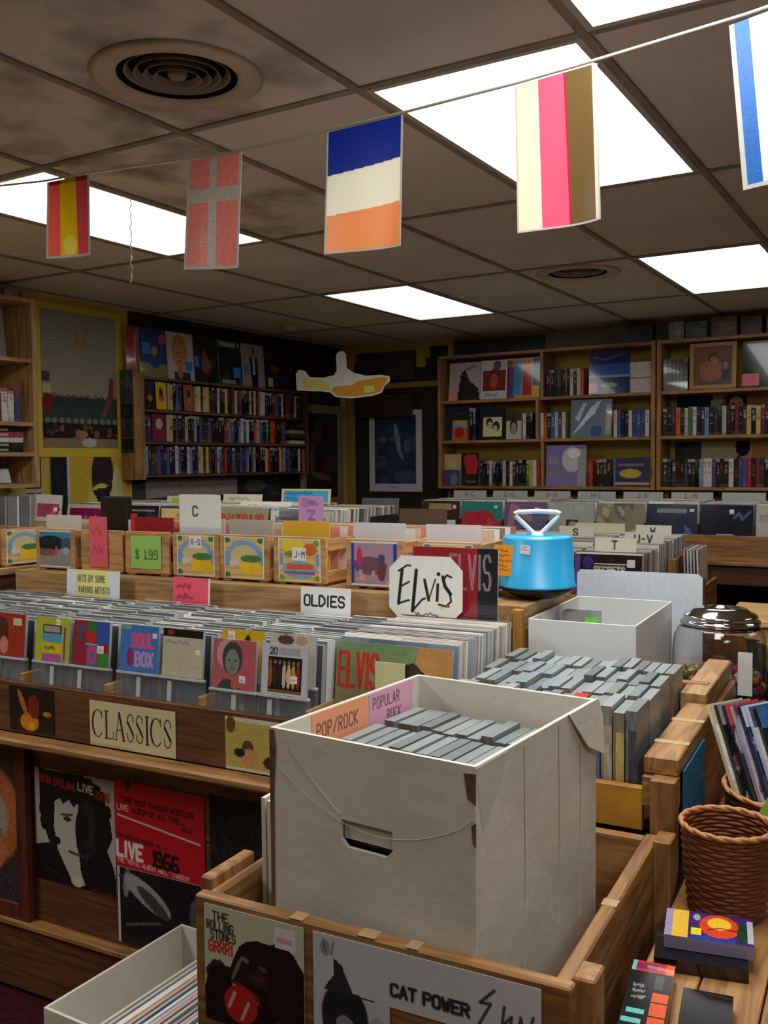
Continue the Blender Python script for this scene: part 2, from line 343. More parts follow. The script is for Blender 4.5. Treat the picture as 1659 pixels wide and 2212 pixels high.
# round air diffusers
VENT = mat('vent_enamel', (214, 196, 174), 0.5, var=((190, 170, 148), 8, 4, (1, 1, 1))); DUCT_BLACK = mat('vent_throat', (10, 12, 13), 0.9)  # throat is one even near-black colour
CONE = mat('vent_cone', (140, 126, 110), 0.6)
def vent(x, y, label, dusty):
    ci = 1; cj = 0 if y < 3 else 3; R = .150
    x0, x1, y0, y1 = gx(ci)+.004, gx(ci+1)-.004, gy(cj)+.004, gy(cj+1)-.004
    angs = sorted([2*math.pi*k/48 for k in range(48)]+[math.atan2(b-y, a-x) % (2*math.pi) for a in (x0, x1) for b in (y0, y1)])
    v, f = [], []
    for a in angs:
        c, s = math.cos(a), math.sin(a); tx = ((x1-x)/c if c > 1e-9 else (x0-x)/c if c < -1e-9 else 9); ty = ((y1-y)/s if s > 1e-9 else (y0-y)/s if s < -1e-9 else 9); q = min(tx, ty)
        for z in (CZ+.006, CZ+.022): v += [(x+R*c, y+R*s, z), (x+q*c, y+q*s, z)]
    n = len(angs)
    for k in range(n):
        m_ = (k+1) % n; a, b = 4*k, 4*m_
        f += [(a, a+1, b+1, b), (a+2, b+2, b+3, a+3), (a, b, b+2, a+2), (a+1, a+3, b+3, b+1)]
    o = finish('ceiling_tile', v, f, SOOTY if cj == 0 else TILE, CEIL); o.location = -cl
    t = thing('air_vent', label, 'vent', (x, y, CZ+.006))
    lathe('flange', [(.212, -.0), (.214, -.006), (.20, -.011), (.165, -.012), (.152, -.004), (.150, -.001)], VENT, t, 56)
    lathe('throat', [(.149, -.001), (.149, .12), (.0005, .12)], DUCT_BLACK, t, 48)
    for r, z in ((.128, .004), (.104, .0), (.080, -.004), (.056, -.008)):
        lathe('cone_ring', [(r-.005, z+.016), (r+.001, z+.006), (r+.005, z), (r+.004, z-.0015), (r-.001, z+.005), (r-.007, z+.016)], CONE, t, 48)
    lathe('hub', [(.022, .06), (.024, .0), (.018, -.006), (.0005, -.007)], mat('vent_hub', (150, 128, 100), 0.7), t, 24)
vent(-1.69, 1.835, 'large round ceiling air vent with nested rings and soot around it', 1)
vent(-1.69, 4.81, 'smaller looking round ceiling air vent beside the far right light panel', 0)
# smoke detector, pull chain
t = thing('smoke_detector', 'cream round smoke detector on the ceiling near the back corner', 'smoke detector', (-4.02, 5.45, CZ))
CRM = mat('cream_plastic', (196, 176, 118), 0.5)
lathe('base', [(.065, .005), (.066, -.012), (.0005, -.012)], CRM, t, 28); lathe('sensor_cap', [(.058, -.012), (.056, -.034), (.045, -.042), (.0005, -.043)], CRM, t, 28)
pts = [(0, 0, 0)]+[(.004*math.sin(k*1.9), .003*math.cos(k), -.01-k*.010) for k in range(30)]
tag(tube('pull_chain', pts, .0022, mat('bead_chain_metal', (150, 140, 125), 0.4, metal=0.6), None, 5, loc=(-2.60, 2.56, CZ)), 'short bead pull chain hanging in front of the left light panel', 'chain')

# ================================================================== flag string
FS = [(-2.95, 2.15, 2.46), (-2.56, 2.142, 2.424), (-2.34, 2.12, 2.408), (-1.86, 2.03, 2.345), (-1.64, 1.99, 2.318), (-1.324, 1.941, 2.300), (-1.094, 1.905, 2.286), (-.793, 1.88, 2.284), (-.612, 1.864, 2.287), (-.334, 1.832, 2.292), (.2, 1.78, 2.33), (1.2, 1.68, 2.461)]
tag(tube('flag_string', FS, .0034, mat('clear_cord', (190, 182, 168), 0.3), None, 6), 'thin clear cord strung under the ceiling holding the flags', 'string')
def flag(a, b, h, img, label, curl=.012):
    A, B = Vector(FS[a]), Vector(FS[b]); w = (B-A).length; mid = (A+B)/2
    ang = math.atan2(B.y-A.y, B.x-A.x); sl = math.atan2(B.z-A.z, math.hypot(B.x-A.x, B.y-A.y))
    me = slab_mesh(img, w, h, .0012, (212, 210, 206), FLAGM, bend=lambda x, z: curl*math.cos(x/w*2.6)*(1-z/h)+.006*math.sin(x/w*5)*(1-z/h), name='paper_flag')
    o = mesh_obj('paper_flag', me, None, (mid.x, mid.y-.0005, mid.z-h-(.0062 if a < 9 else .011)), (0, -sl*.9, ang))
    return tag(o, label, 'flag', 'flags on the string')
def bord(i, c=(206, 204, 200), e=.028):
    a = i.asp; i.rect(0, 0, e, 1, c).rect(a-e, 0, a, 1, c).rect(0, 1-e, a, 1, c); return i
i1 = Img(60, 90, (246, 140, 126)); a = i1.asp; i1.rect(a*.32, 0, a*.68, 1, (240, 214, 40)).rect(a*.68, 0, a, 1, (236, 112, 126)).ell(a*.52, .84, .09, .13, (240, 236, 150), .8).rect(0, 0, a, .05, (186, 40, 60)).rect(a*.32, 0, a*.68, .05, (196, 170, 20)); bord(i1)
flag(1, 2, .245, i1, 'small red and yellow striped paper flag at the left end of the string')
i2 = Img(44, 80, (234, 166, 156)); a = i2.asp; i2.rect(a*.40, 0, a*.55, 1, (210, 202, 196)).rect(0, .27, a, .40, (210, 202, 196)).noise(5); bord(i2)
flag(3, 4, .295, i2, 'faded pink paper flag with a pale cross, second on the string')
i3 = Img(90, 150, (18, 72, 176)); a = i3.asp; i3.poly([(0, .36), (a*.35, .345), (a, .31), (a, 1), (0, 1)], (244, 240, 226)).poly([(0, .69), (a*.35, .675), (a, .645), (a, 1), (0, 1)], (244, 180, 118)); bord(i3, e=.014)
flag(5, 6, .288, i3, 'blue, cream and orange paper flag hanging at the middle of the string')
i4 = Img(48, 80, (240, 236, 214)); a = i4.asp; i4.rect(a*.30, 0, a*.62, 1, (240, 120, 150)).rect(a*.60, 0, a*.63, 1, (224, 40, 92)).rect(a*.63, 0, a*.94, 1, (140, 112, 68)); bord(i4, (214, 212, 212), .012)
flag(7, 8, .302, i4, 'cream, pink and brown striped paper flag hanging before the bright light panel', .02)
i5 = Img(44, 80, (50, 120, 196)); a = i5.asp; i5.rect(a*.18, 0, a*.62, 1, (228, 232, 240)).noise(4); bord(i5)
FS2 = FS[9]; FS.append((FS2[0]+.19, FS2[1]-.018, FS2[2]+.02))
flag(9, 12, .299, i5, 'blue and white paper flag cut by the right edge of the picture')
# ================================================================== hanging yellow cutout
t = thing('hanging_cutout', 'yellow and white cardboard submarine cutout hanging from the ceiling by a cord', 'cutout', (-3.87, 5.9, 2.095), math.radians(31))
N_ = 46; im = Img(96, 52, (0, 0, 0))
out = [(-.30, -.055), (-.305, .05), (-.285, .078), (-.245, .07), (-.215, .03), (-.13, .025), (-.06, .04), (-.04, .07), (-.045, .165), (-.03, .19), (0, .195), (.022, .175), (.025, .085), (.07, .055), (.15, .035), (.25, .04), (.30, .03), (.305, .0), (.27, -.03), (.25, -.075), (.19, -.095), (.05, -.11), (-.05, -.10), (-.085, -.07), (-.15, -.062), (-.20, -.062), (-.235, -.06)]
def cut(name, pts, y0, y1, m, par):
    k_ = 1.14 if par.name.startswith('hanging') else 1.0; pts = [(p*k_, q*k_) for p, q in pts]; n = len(pts); v = [(x, y0, z) for x, z in pts]+[(x, y1, z) for x, z in pts]
    f = [tuple(range(n)), tuple(range(2*n-1, n-1, -1))]+[(k, k+n, (k+1) % n+n, (k+1) % n) for k in range(n)]
    return finish(name, v, f, m, par)
cut('card_body', out, 0, .006, mat('white_card', (226, 224, 210), .8), t)
OR = mat('orange_card', (224, 150, 30), .8); YE = mat('pale_yellow_card', (226, 214, 112), .8)
cut('hull', [(-.075, -.055), (-.06, -.035), (.06, -.025), (.09, 0), (.20, .018), (.27, .028), (.293, .018), (.27, -.02), (.24, -.068), (.18, -.085), (.05, -.098), (-.04, -.09)], -.003, 0, OR, t)
cut('tail', [(-.255, -.045), (-.25, .03), (-.215, .012), (-.12, .005), (-.085, -.02), (-.085, -.052), (-.20, -.048)], -.003, 0, YE, t)
cut('patch', [(.13, -.075), (.14, -.03), (.20, -.03), (.205, -.068)], -.005, -.003, YE, t)
tube('cord', [(0, .003, .21), (0, .003, CZ-2.095)], .0015, BLACK, t, 5)
# ================================================================== records, tapes and other repeated goods
SPINES = [((18, 18, 20), 'black'), ((30, 26, 26), 'black'), ((12, 14, 22), 'black'), ((196, 192, 184), 'white'), ((178, 170, 154), 'cream'), ((176, 40, 34), 'red'), ((52, 84, 150), 'blue'), ((96, 140, 190), 'light blue'),
          ((196, 170, 96), 'tan'), ((110, 40, 60), 'maroon'), ((70, 64, 110), 'purple'), ((200, 92, 40), 'orange'), ((60, 110, 70), 'green'), ((176, 160, 54), 'yellow'), ((54, 48, 46), 'dark brown'), ((22, 30, 66), 'navy')]
def spine_img(c, k):
    i = Img(6, 26, c); a = i.asp; r = random.Random(k*13+5); b = sum(c)/3
    tc = (230, 226, 216) if b < 110 else r.choice([(30, 28, 30), (150, 30, 34), (40, 60, 120)])
    y0 = r.uniform(.1, .3); y1 = y0+r.uniform(.2, .5); tk = r.choice([tc, tc, tc, (190, 60, 44), (206, 180, 70), (110, 140, 190)])
    for q in range(int((y1-y0)*26)):
        if r.random() < .75: i.rect(a*r.choice([.34, .17]), y0+q/26, a*r.choice([.67, .84]), y0+(q+1)/26, tk, r.uniform(.25, .7))
    if r.random() < .3: i.rect(0, .88, a, 1, tuple(int(v*.5+60) for v in c), .8)
    if r.random() < .3: i.rect(0, 0, a, .1, tk, .6)
    return i.noise(7)
_tape = {}
def tape_mesh(ci, var, w, h, d):
    key = (ci, var, round(w, 4), round(h, 3))
    if key not in _tape:
        c = SPINES[ci][0]; _tape[key] = slab_mesh(spine_img(c, ci*7+var), w, h, d, tuple(int(x*.8+8) for x in c), GLOSS, name='video_tape')
    return _tape[key]
def tape_row(place, s0, s1, where, seq, group, weights=None, h0=.187, wmin=.024, wmax=.031, lean=0, skip=()):
    """place(s, depth_in) -> world location, rz. seq starts the count within the shelf. returns next count"""
    s = s0; n = seq
    r = random.Random(hash(where) % 1000 if False else sum(map(ord, where))+seq)
    while True:
        w = r.choice([.024, .026, .0285, .031]) if wmax > .03 else r.choice([.016, .0185])
        if s+w > s1: break
        ci = r.choices(range(len(SPINES)), weights or [12, 11, 9, 8, 5, 3, 2, 2, 2, 3, 2, 2, 1, .5, 6, 3])[0]
        h = h0*r.choice([.97, 1.0, 1.0, 1.02])
        (x, y, z), rz = place(s+w/2, r.uniform(0, .012)); z += .0012
        o = mesh_obj('video_tape', tape_mesh(ci, r.randint(0, 3), w-.0012, h, .10), None, (x, y, z), (0, 0, rz))
        tag(o, f"{SPINES[ci][1]} spined video tape, {nth(n)} from left on {where}", 'video tape', group)
        s += w; n += 1
    return n
def lp(img, label, loc, rz, lean=0.0, w=.315, h=.315, t=.005, m=GLOSS, name='record_sleeve', cat='record', group='records shown face on', edge=(210, 205, 195), tilt=0.0):
    return tag(slab(name, img, w, h, t, (loc[0], loc[1], loc[2]+t*abs(math.sin(lean))+.0012), rz, None, edge, m, lean, tilt=tilt), label, cat, group)
_lpm = []
for k, c in enumerate([(206, 200, 188), (226, 224, 218), (190, 176, 150), (150, 150, 156), (176, 120, 96), (120, 134, 150), (228, 220, 196), (92, 84, 80)]):
    i = Img(4, 4, c).noise(10); _lpm.append(slab_mesh(i, .313, .313, .0075, tuple(min(255, int(x*.5+112)) for x in c), PRINT, name='filed_record'))
CARDS = []
PACKED = []                                      # sleeves packed deeper in the bins than anyone can count
def lp_stack(place, n, label, group, s0=0.0, pitch=.009, r=None, lean=-.1, depth=0.0):
    r = r or random.Random(n*31+len(label))
    for k in range(n):
        (x, y, z), rz = place(s0+k*pitch)
        o = mesh_obj('filed_record', r.choice(_lpm), None, (x+r.uniform(-.0008, .0008), y, z+.0022+r.uniform(0, .006)), (lean, 0, rz))
        tag(o, f"{nth(k)} {label}", 'record', group)
    k = n
    while depth and s0+k*pitch < depth:
        (x, y, z), rz = place(s0+k*pitch); PACKED.append((x+r.uniform(-.0008, .0008), y, z+.0022+r.uniform(0, .006), rz, lean, r.choice([(206, 202, 194), (222, 220, 214), (176, 164, 146), (150, 150, 156), (140, 110, 96), (110, 120, 134), (214, 206, 184), (90, 84, 80), (214, 212, 206)]))); k += 1
def packed_records():
    V, F, C = [], [], []; w, h, t_ = .313, .313, .0075
    for x, y, z, rz, ln, c in PACKED:
        nx_, ny_ = -math.sin(rz), math.cos(rz)
        if any(abs((x-p[0])*nx_+(y-p[1])*ny_) < .0125 and abs((x-p[0])*ny_-(y-p[1])*nx_) < .32 for p in CARDS): continue
        n = len(V); M = Matrix.Translation((x, y, z)) @ Matrix.Rotation(rz, 4, 'Z') @ Matrix.Rotation(ln, 4, 'X')
        for q in ((-w/2, 0, 0), (w/2, 0, 0), (w/2, 0, h), (-w/2, 0, h), (-w/2, t_, 0), (w/2, t_, 0), (w/2, t_, h), (-w/2, t_, h)): V.append(tuple(M @ Vector(q)))
        for f in ((0, 1, 2, 3), (5, 4, 7, 6), (4, 0, 3, 7), (1, 5, 6, 2), (3, 2, 6, 7), (4, 5, 1, 0)): F.append(tuple(n+k for k in f)); C += [tuple(lin(c))+(1,)]*4
    me = bpy.data.meshes.new('packed_records'); me.from_pydata(V, [], F); me.materials.append(PRINT)
    at = me.color_attributes.new('Col', 'FLOAT_COLOR', 'CORNER'); at.data.foreach_set('color', np.array(C).ravel())
    o = mesh_obj('packed_records', me); tag(o, 'tightly packed record sleeves filling the deeper parts of the bins', 'records'); o['kind'] = 'stuff'
def card(name, loc, rz, w, h, txt, label, c=(224, 222, 214), tcol=(24, 24, 26), th=.35, res=(64, 26), lean=0.0, ty=.62, sub=None, cat='divider card', wt=.15, x=None, group='divider cards', clip=.12):
    i = Img(res[0], res[1], c, w/h); a = i.asp
    if sub is not None: sub(i, a)
    if txt:
        ln = sum((.62+.24) if ch not in " I" else .5 for ch in txt)*th
        i.text(txt, (a-ln)/2 if x is None else x, ty, th, tcol, wt)
    me = slab_mesh(i, w, h, .0022, (205, 203, 196), PAPER, name=name); loc = (loc[0], loc[1], loc[2]+.0015); CARDS.append(loc)
    o = mesh_obj(name, me, None, loc, (lean, 0, rz)); return tag(o, label, cat, group)
def note(parent_loc, rz, w, h, c, label, lines=3, tcol=(60, 50, 70), lean=0.0, name='paper_note', tilt=0.0, group='handwritten paper notes', bend=None, txt=None):
    i = Img(30, max(8, int(30*h/w)), c, w/h)
    if txt:
        for (s, x, y, hh) in txt: i.text(s, x*i.asp, y, hh, tcol, .14, .5)
    elif lines: i.scrib(i.asp*.12, .1, i.asp*.85, .85, tcol, lines, .022, .6)
    return tag(mesh_obj(name, slab_mesh(i, w, h, .0008, c, PAPER, bend=bend, name=name), None, parent_loc, (lean, tilt, rz)), label, 'note', group)

# ---- picture makers ------------------------------------------------------------------------------------------
def face(i, x, y, r, skin, hair, side=None, hairtop=1.0):
    i.ell(x, y-.15*r, r*.98, r*1.25*hairtop, hair); i.ell(x, y+.15*r, r*.68, r*.95, skin)
    i.ell(x-.28*r, y, r*.13, r*.08, (40, 30, 28), .8); i.ell(x+.28*r, y, r*.13, r*.08, (40, 30, 28), .8)
    i.line([(x, y+.08*r), (x-.08*r, y+.38*r), (x+.05*r, y+.42*r)], r*.06, (90, 60, 50), .5); i.line([(x-.2*r, y+.66*r), (x+.2*r, y+.64*r)], r*.09, (120, 50, 50), .7)
    return i
def mono(k, c1, c2, res=36):
    r = random.Random(k); i = Img(res, res, c1)
    for _ in range(9): i.ell(r.random(), r.random(), r.uniform(.05, .3), r.uniform(.05, .3), r.choice([c1, c2, tuple(int((a+b)/2) for a, b in zip(c1, c2))]), .7, r.random()*3)
    return i.noise(7)
# ================================================================== left wall
R90 = math.pi/2
def wl(y, z, d=0.0): return (XL+d, y, z)         # a spot on the left wall, d metres out from it
# wall-hung pine bookcase at the far left
t = thing('wall_bookcase', 'pine bookcase hung on the left wall, cut by the left edge', 'bookcase', (XL, 3.0, 1.38))
bz = 1.38
box('side_panel', .002, .30, .405, .435, 0, 1.0, pine('z'), t); box('side_panel', .002, .30, -.80, -.77, 0, 1.0, pine('z'), t)
for z in (0, .165, .325, .66, .975): box('shelf', .012, .295, -.77, .405, z, z+.022, pine('y'), t)
box('back_board', .002, .010, -.77, .405, .0, 1.0, YEL, t)
lp(Img(30, 30, (128, 124, 122)).ell(.25, .75, .3, .25, (150, 150, 158)).ell(.1, .55, .12, .2, (90, 50, 50)).noise(6), 'grey record sleeve on the top shelf of the left edge bookcase', (-4.30, 3.19, bz+.683), R90, -.12, w=.27, h=.27)
for k, (y, ci) in enumerate(((3.15, 14), (3.19, 3), (3.23, 9), (3.27, 3), (3.31, 3), (3.352, 10))):
    w = .036; o = mesh_obj('paperback_book', slab_mesh(spine_img(SPINES[ci][0], k+40), w, .165+.01*(k % 2), .12, SPINES[ci][0], PRINT, name='paperback_book'), None, (-4.26, y, bz+.3485), (0, 0, R90))
    tag(o, f"{SPINES[ci][1]} spined book, {nth(k)} from left on the left edge bookcase", 'book', 'books on the left edge bookcase')
for k, c in enumerate([(26, 26, 28), (40, 40, 42), (190, 188, 184), (150, 60, 80), (24, 22, 26)]):
    i = Img(24, 4, c).noise(10); i.rect(i.asp*.1, .3, i.asp*.5, .7, (210, 206, 200), .6)
    o = mesh_obj('video_tape', slab_mesh(i, .187, .026, .10, c, GLOSS, name='video_tape'), None, (-4.24+.004*(k % 2), 3.27, bz+.187+k*.0265), (0, 0, R90))
    tag(o, f"video tape lying flat, {nth(k)} from bottom of pile on left edge bookcase", 'video tape', 'tapes lying in a pile')
lp(Img(30, 20, (44, 38, 36)).poly([(0, .2), (.3, .9), (0, .9)], (214, 228, 246)).ell(.9, .4, .2, .25, (110, 96, 86)).noise(5), 'dark video box lying against the lowest shelf of left edge bookcase', (-4.28, 3.22, bz+.024), R90, -.3, w=.19, h=.11, cat='video box', name='video_box')  # pale triangle paints the white-lit corner into the cover's colours
# trims and wall posters
box('trim_1', XL, XL+.03, 3.455, 3.50, 1.36, CZ, mat('cream_trim', (196, 184, 140), .6)); struct(bpy.data.objects['trim_1'])
box('trim_2', XL, XL+.02, 3.575, 3.60, 1.5, CZ, mat('yellow_trim', (190, 160, 52), .6)); struct(bpy.data.objects['trim_2'])
t = thing('concert_poster', 'large faded painting poster of a green coated band on yellow board', 'poster', (XL, 3.985, 1.545))
box('mount_board', .001, .008, -.33, .33, 0, .895, mat('yellow_board', (214, 186, 52), .7), t)
i = Img(72, 100, (150, 152, 140)); a = i.asp
for k in range(20): i.rect(0, k/20, a, (k+1)/20, (146-k*.0+ (10 if k > 6 else 0), 146, 134-k*.4))
i.ell(a*.5, .22, .05, .04, (170, 130, 84), .6).ell(a*.5, .27, .09, .03, (180, 140, 90), .5).line([(a*.42, .1), (a*.47, .22)], .01, (130, 110, 90)).line([(a*.6, .1), (a*.53, .22)], .01, (130, 110, 90))
i.rect(0, .64, a, .82, (58, 72, 66)); 
for k in range(11): i.ell(a*(.06+.09*k), .66, .04, .05, (52, 66, 60)).ell(a*(.06+.09*k), .615, .015, .015, (150, 100, 84)).ell(a*(.06+.09*k), .80, .025, .02, (150, 152, 146), .7)
i.rect(0, .82, a, .93, (40, 34, 34)).blotch(26, [(130, 80, 60), (60, 50, 48), (150, 110, 70), (30, 28, 30)], .01, .03, .8, (0, .84, 1, .93)).rect(0, .935, a, 1, (142, 122, 96)).ell(a*.6, .96, .07, .035, (196, 190, 178)).ell(a*.5, .90, .06, .03, (170, 120, 84))
i.rect(0, .45, a*.1, .52, (70, 72, 70)).rect(a*.02, .54, a*.11, .60, (190, 184, 140)).rect(a*.02, .61, a*.12, .74, (130, 30, 44)).line([(a*.92, .48), (a*.90, .6), (a*.80, .74)], .035, (70, 80, 92)).line([(a*.945, .48), (a*.93, .6), (a*.80, .76)], .022, (170, 60, 46)); i.noise(5)
slab('print', i, .57, .80, .002, (.0105, 0, .055), R90, t, (170, 165, 150), PAPER)
i = Img(64, 44, (206, 170, 60)); a = i.asp; i.rect(0, 0, a*.19, 1, (34, 34, 38)).rect(a*.19, 0, a*.225, 1, (196, 190, 184)).ell(a*.62, .30, .2, .44, (54, 38, 40)).ell(a*.60, .75, .26, .34, (214, 200, 104)).poly([(a*.48, .5), (a*.63, .85), (a*.74, .45)], (54, 38, 40)).ell(a*.80, .6, .1, .45, (204, 204, 140)).ell(a*.66, .8, .03, .03, (60, 50, 40)).noise(5)
tag(slab('wall_poster', i, .635, .40, .003, (XL+.009, 4.065, 1.145), R90, None, (200, 180, 90), PAPER), 'yellow poster with dark haired figure under the large band poster', 'poster', 'wall posters')
i = Img(16, 40, (34, 32, 32)); a = i.asp; i.ell(a*.5, .14, .09, .06, (120, 96, 60)).ell(a*.6, .42, .07, .1, (170, 140, 90)).ell(a*.5, .34, .1, .06, (20, 18, 20)).rect(0, .9, a, 1, (180, 170, 150)).noise(5)
tag(slab('wall_poster', i, .11, .29, .002, (XL+.002, 3.63, 1.335), R90, None, (90, 84, 70), PAPER), 'narrow dark poster of a person beside the left edge bookcase', 'poster', 'wall posters')
i = Img(24, 10, (186, 176, 164)).scrib(.8, .3, 1.6, .8, (110, 90, 90), 1, .05)
tag(slab('wall_poster', i, .24, .075, .002, (XL+.002, 3.58, 1.265), R90, None, (180, 170, 160), PAPER), 'small pale paper strip pinned under the narrow dark poster', 'poster', 'wall posters')
for k, (z, h, c) in enumerate(((1.885, .20, (62, 64, 70)), (1.78, .10, (34, 36, 40)), (1.665, .11, (58, 52, 50)), (1.57, .09, (18, 20, 24)))):
    i = mono(k+50, c, tuple(min(255, x+50) for x in c), 20)
    tag(slab('wall_photo', i, .105, h, .003, (-4.428, 4.2895, z), 0, None, c, PRINT), f"dark photo pinned left of the tape rack, {nth(k)} from the top", 'photo', 'dark photos pinned beside the tape rack')
struct(box('trim_7', XL, XL+.012, 4.385, YB, 1.0, CZ, mat('dark_wall_panel', (40, 32, 27), .8, var=((28, 22, 18), 3, 4, (1, 1, 1)))))
# ---- tape rack on the left wall
t = thing('tape_rack', 'dark wooden wall rack holding three rows of video tapes', 'shelf', (XL, 0, 0))
box('end_panel', .022, .132, 4.293, 4.385, 1.40, 2.072, oak('z'), t); box('end_panel', .022, .13, 6.135, 6.16, 1.41, 2.049, dark('z'), t)
for z in (1.413, 1.624, 1.828, 2.034): box('shelf', .022, .13, 4.385, 6.135, z, z+.018, dark('y'), t)
box('divider', .024, .125, 5.24, 5.265, 1.84, 2.03, dark('z'), t)
box('back_board', .012, .021, 4.385, 6.135, 1.41, 2.05, mat('brown_backboard', (48, 34, 26), .8), t)
RACK = [(2, 'top shelf of the left wall rack', 1.847), (1, 'middle shelf of the left wall rack', 1.643), (0, 'bottom shelf of the left wall rack', 1.432)]
for row, nm, z in RACK:
    place = lambda s, d: ((-4.377-d*.0, s, z), R90)
    W_ = [10, 9, 9, 3, 2, 2, 2, 2, 2, 3, 2, 1, 1, 1, 5, 3] if row == 2 else None
    if row == 2:
        n = 0
        for (y, c, lb) in ((4.345, (40, 36, 40), 'dark'), (4.448, (214, 178, 30), 'yellow and pink'), (4.705, (150, 90, 60), 'brown and orange')):
            i = Img(16, 26, c); i.ell(.3, .4, .12, .2, (60, 40, 60)).ell(.33, .6, .14, .12, (196, 70, 110) if lb[0] == 'y' else (190, 110, 60)).noise(9)
            tag(slab('video_box', i, .095, .175, .02, (-4.374, y+.095, z+.003), R90, None, (30, 28, 28), GLOSS, -.06), f"{lb} video box turned face out on the top shelf of left wall rack", 'video box', 'video boxes turned face out')
        n = tape_row(place, 4.60, 4.735, nm, 0, 'tapes on the left wall rack', W_, .172); n = tape_row(place, 4.855, 5.235, nm, n, 'tapes on the left wall rack', W_, .172); n = tape_row(place, 5.27, 6.06, nm, n, 'tapes on the left wall rack', W_, .172)
    elif row == 1:
        n = tape_row(place, 4.39, 4.45, nm, 0, 'tapes on the left wall rack', W_, .172)
        tag(slab('video_box', Img(16, 26, (120, 30, 60)).ell(.3, .35, .16, .2, (190, 160, 150)).noise(8), .12, .172, .02, (-4.374, 4.515, z+.002), R90, None, (120, 24, 60), GLOSS), 'magenta video box turned face out on middle shelf of left wall rack', 'video box', 'video boxes turned face out')
        n = tape_row(place, 4.585, 5.88, nm, n, 'tapes on the left wall rack', W_, .172)
        for k in range(5):
            c = random.choice([(24, 22, 22), (60, 54, 50), (150, 146, 132)]) if k else (190, 184, 160)
            tag(slab('video_tape', Img(20, 3, c).noise(9), .187, .026, .10, (-4.377, 6.02, z+.0012+k*.0267), R90, None, c, GLOSS), f"tape lying flat, {nth(k)} from bottom of pile in left wall rack", 'video tape', 'tapes lying in a pile')
    else: tape_row(place, 4.39, 6.13, nm, 0, 'tapes on the left wall rack', [11, 9, 9, 7, 4, 2, 4, 3, 2, 2, 2, 1, 1, 1, 5, 5], .18)
# records standing along the rack's top
def fl(c1, f, res=34):
    i = Img(res, res, c1); f(i); return i.noise(5)
TOPS = [(4.415, fl((150, 50, 40), lambda i: i.ell(.5, .5, .2, .5, (190, 110, 80)).ell(.75, .3, .1, .2, (220, 190, 170))), 'red figured sleeve in plastic at the left end of rack top'),
 (4.525, fl((30, 52, 110), lambda i: i.rect(0, .72, 1, 1, (120, 128, 70)).ell(.55, .5, .25, .3, (40, 60, 120)).ell(.55, .45, .1, .1, (150, 140, 70)).rect(.12, .28, .42, .52, (60, 130, 196)).ell(.85, .2, .12, .1, (180, 90, 60))), 'blue cartoon landscape sleeve with blue note standing on rack top'),
 (4.775, fl((190, 172, 168), lambda i: (face(i, .48, .42, .28, (196, 132, 96), (176, 120, 60)), i.rect(.25, .82, .85, 1, (46, 52, 66)), i.ell(.47, .84, .1, .12, (190, 110, 80)), i.rect(.68, .58, .95, .8, (60, 130, 196)))), 'portrait sleeve of a blond singer standing on rack top'),
 (5.03, fl((30, 34, 36), lambda i: i.ell(.5, .62, .2, .18, (120, 80, 70)).ell(.45, .4, .06, .1, (110, 80, 70)).rect(.02, .45, .2, .68, (60, 130, 196)).ell(.55, .75, .08, .07, (150, 40, 50))), 'dark sleeve with small pale figure standing on rack top'),
 (5.285, fl((24, 30, 36), lambda i: i.rect(.05, .04, .75, .15, (150, 150, 148)).rect(.1, .88, .7, .97, (130, 132, 130)).rect(.62, .58, .95, .82, (60, 130, 196)).ell(.88, .08, .04, .04, (190, 190, 190))), 'black sleeve with pale bars standing on rack top'),
 (5.54, fl((150, 136, 132), lambda i: i.ell(.55, .16, .07, .09, (90, 70, 62)).poly([(.35, .3), (.75, .3), (.72, .75), (.4, .75)], (40, 40, 46)).rect(.5, .3, .6, .7, (190, 186, 180)).rect(.42, .72, .7, 1, (34, 34, 40)).rect(.1, .5, .32, .72, (60, 130, 196))), 'pinkish grey sleeve with a standing man in a dark jacket'),
 (5.80, fl((20, 22, 26), lambda i: i.ell(.5, .5, .2, .08, (110, 40, 46)).rect(.15, .75, .38, .95, (150, 196, 60))), 'black sleeve with a lime note standing on rack top'),
 (6.05, fl((16, 18, 22), lambda i: i.rect(.3, .2, .36, .6, (60, 60, 66))), 'plain black sleeve at the right end of rack top')]
for k, (y, im, lb) in enumerate(TOPS): lp(im, lb, (-4.412 if k else -4.432, y, 2.0525), R90, -.07 if k else -.04, group='records along the rack top', w=.25 if k else .22)
# wall strip under the rack, leaning picture, corner post
i = Img(50, 10, (150, 136, 134)); i.noise(7).rect(0, 0, .5, 1, (58, 62, 62))
tag(slab('wall_poster', i, 1.02, .125, .004, (XL+.018, 4.90, 1.275), R90, None, (120, 110, 108), PAPER), 'pinkish grey paper strip under the left wall rack', 'poster', 'wall posters')
i = mono(77, (40, 42, 44), (96, 92, 84), 30)
tag(slab('wall_poster', i, .52, .17, .004, (XL+.018, 5.70, 1.25), R90, None, (60, 60, 60), PAPER), 'dark collage strip under the right end of left wall rack', 'poster', 'wall posters')
t = thing('framed_painting', 'dark figure painting in a pale wooden frame near the back corner', 'painting', (XL+.03, 6.47, 1.14), R90)
i = Img(40, 58, (26, 28, 32)); a = i.asp; i.ell(a*.35, .25, .09, .2, (96, 52, 48), .8, .4).ell(a*.2, .55, .05, .18, (104, 66, 54), .8).ell(a*.5, .75, .22, .04, (128, 66, 56), .8, .2).ell(a*.75, .6, .16, .1, (70, 54, 50), .6).noise(4)
slab('canvas', i, .46, .68, .004, (0, -.012, .075), 0, t, (30, 30, 30), PRINT)
FRM = wood('pale_frame', (150, 132, 98), (120, 100, 70), 'z')
box('frame_bar', -.30, -.235, -.02, .0, 0, .83, FRM, t); box('frame_bar', .235, .30, -.02, .0, 0, .83, FRM, t)
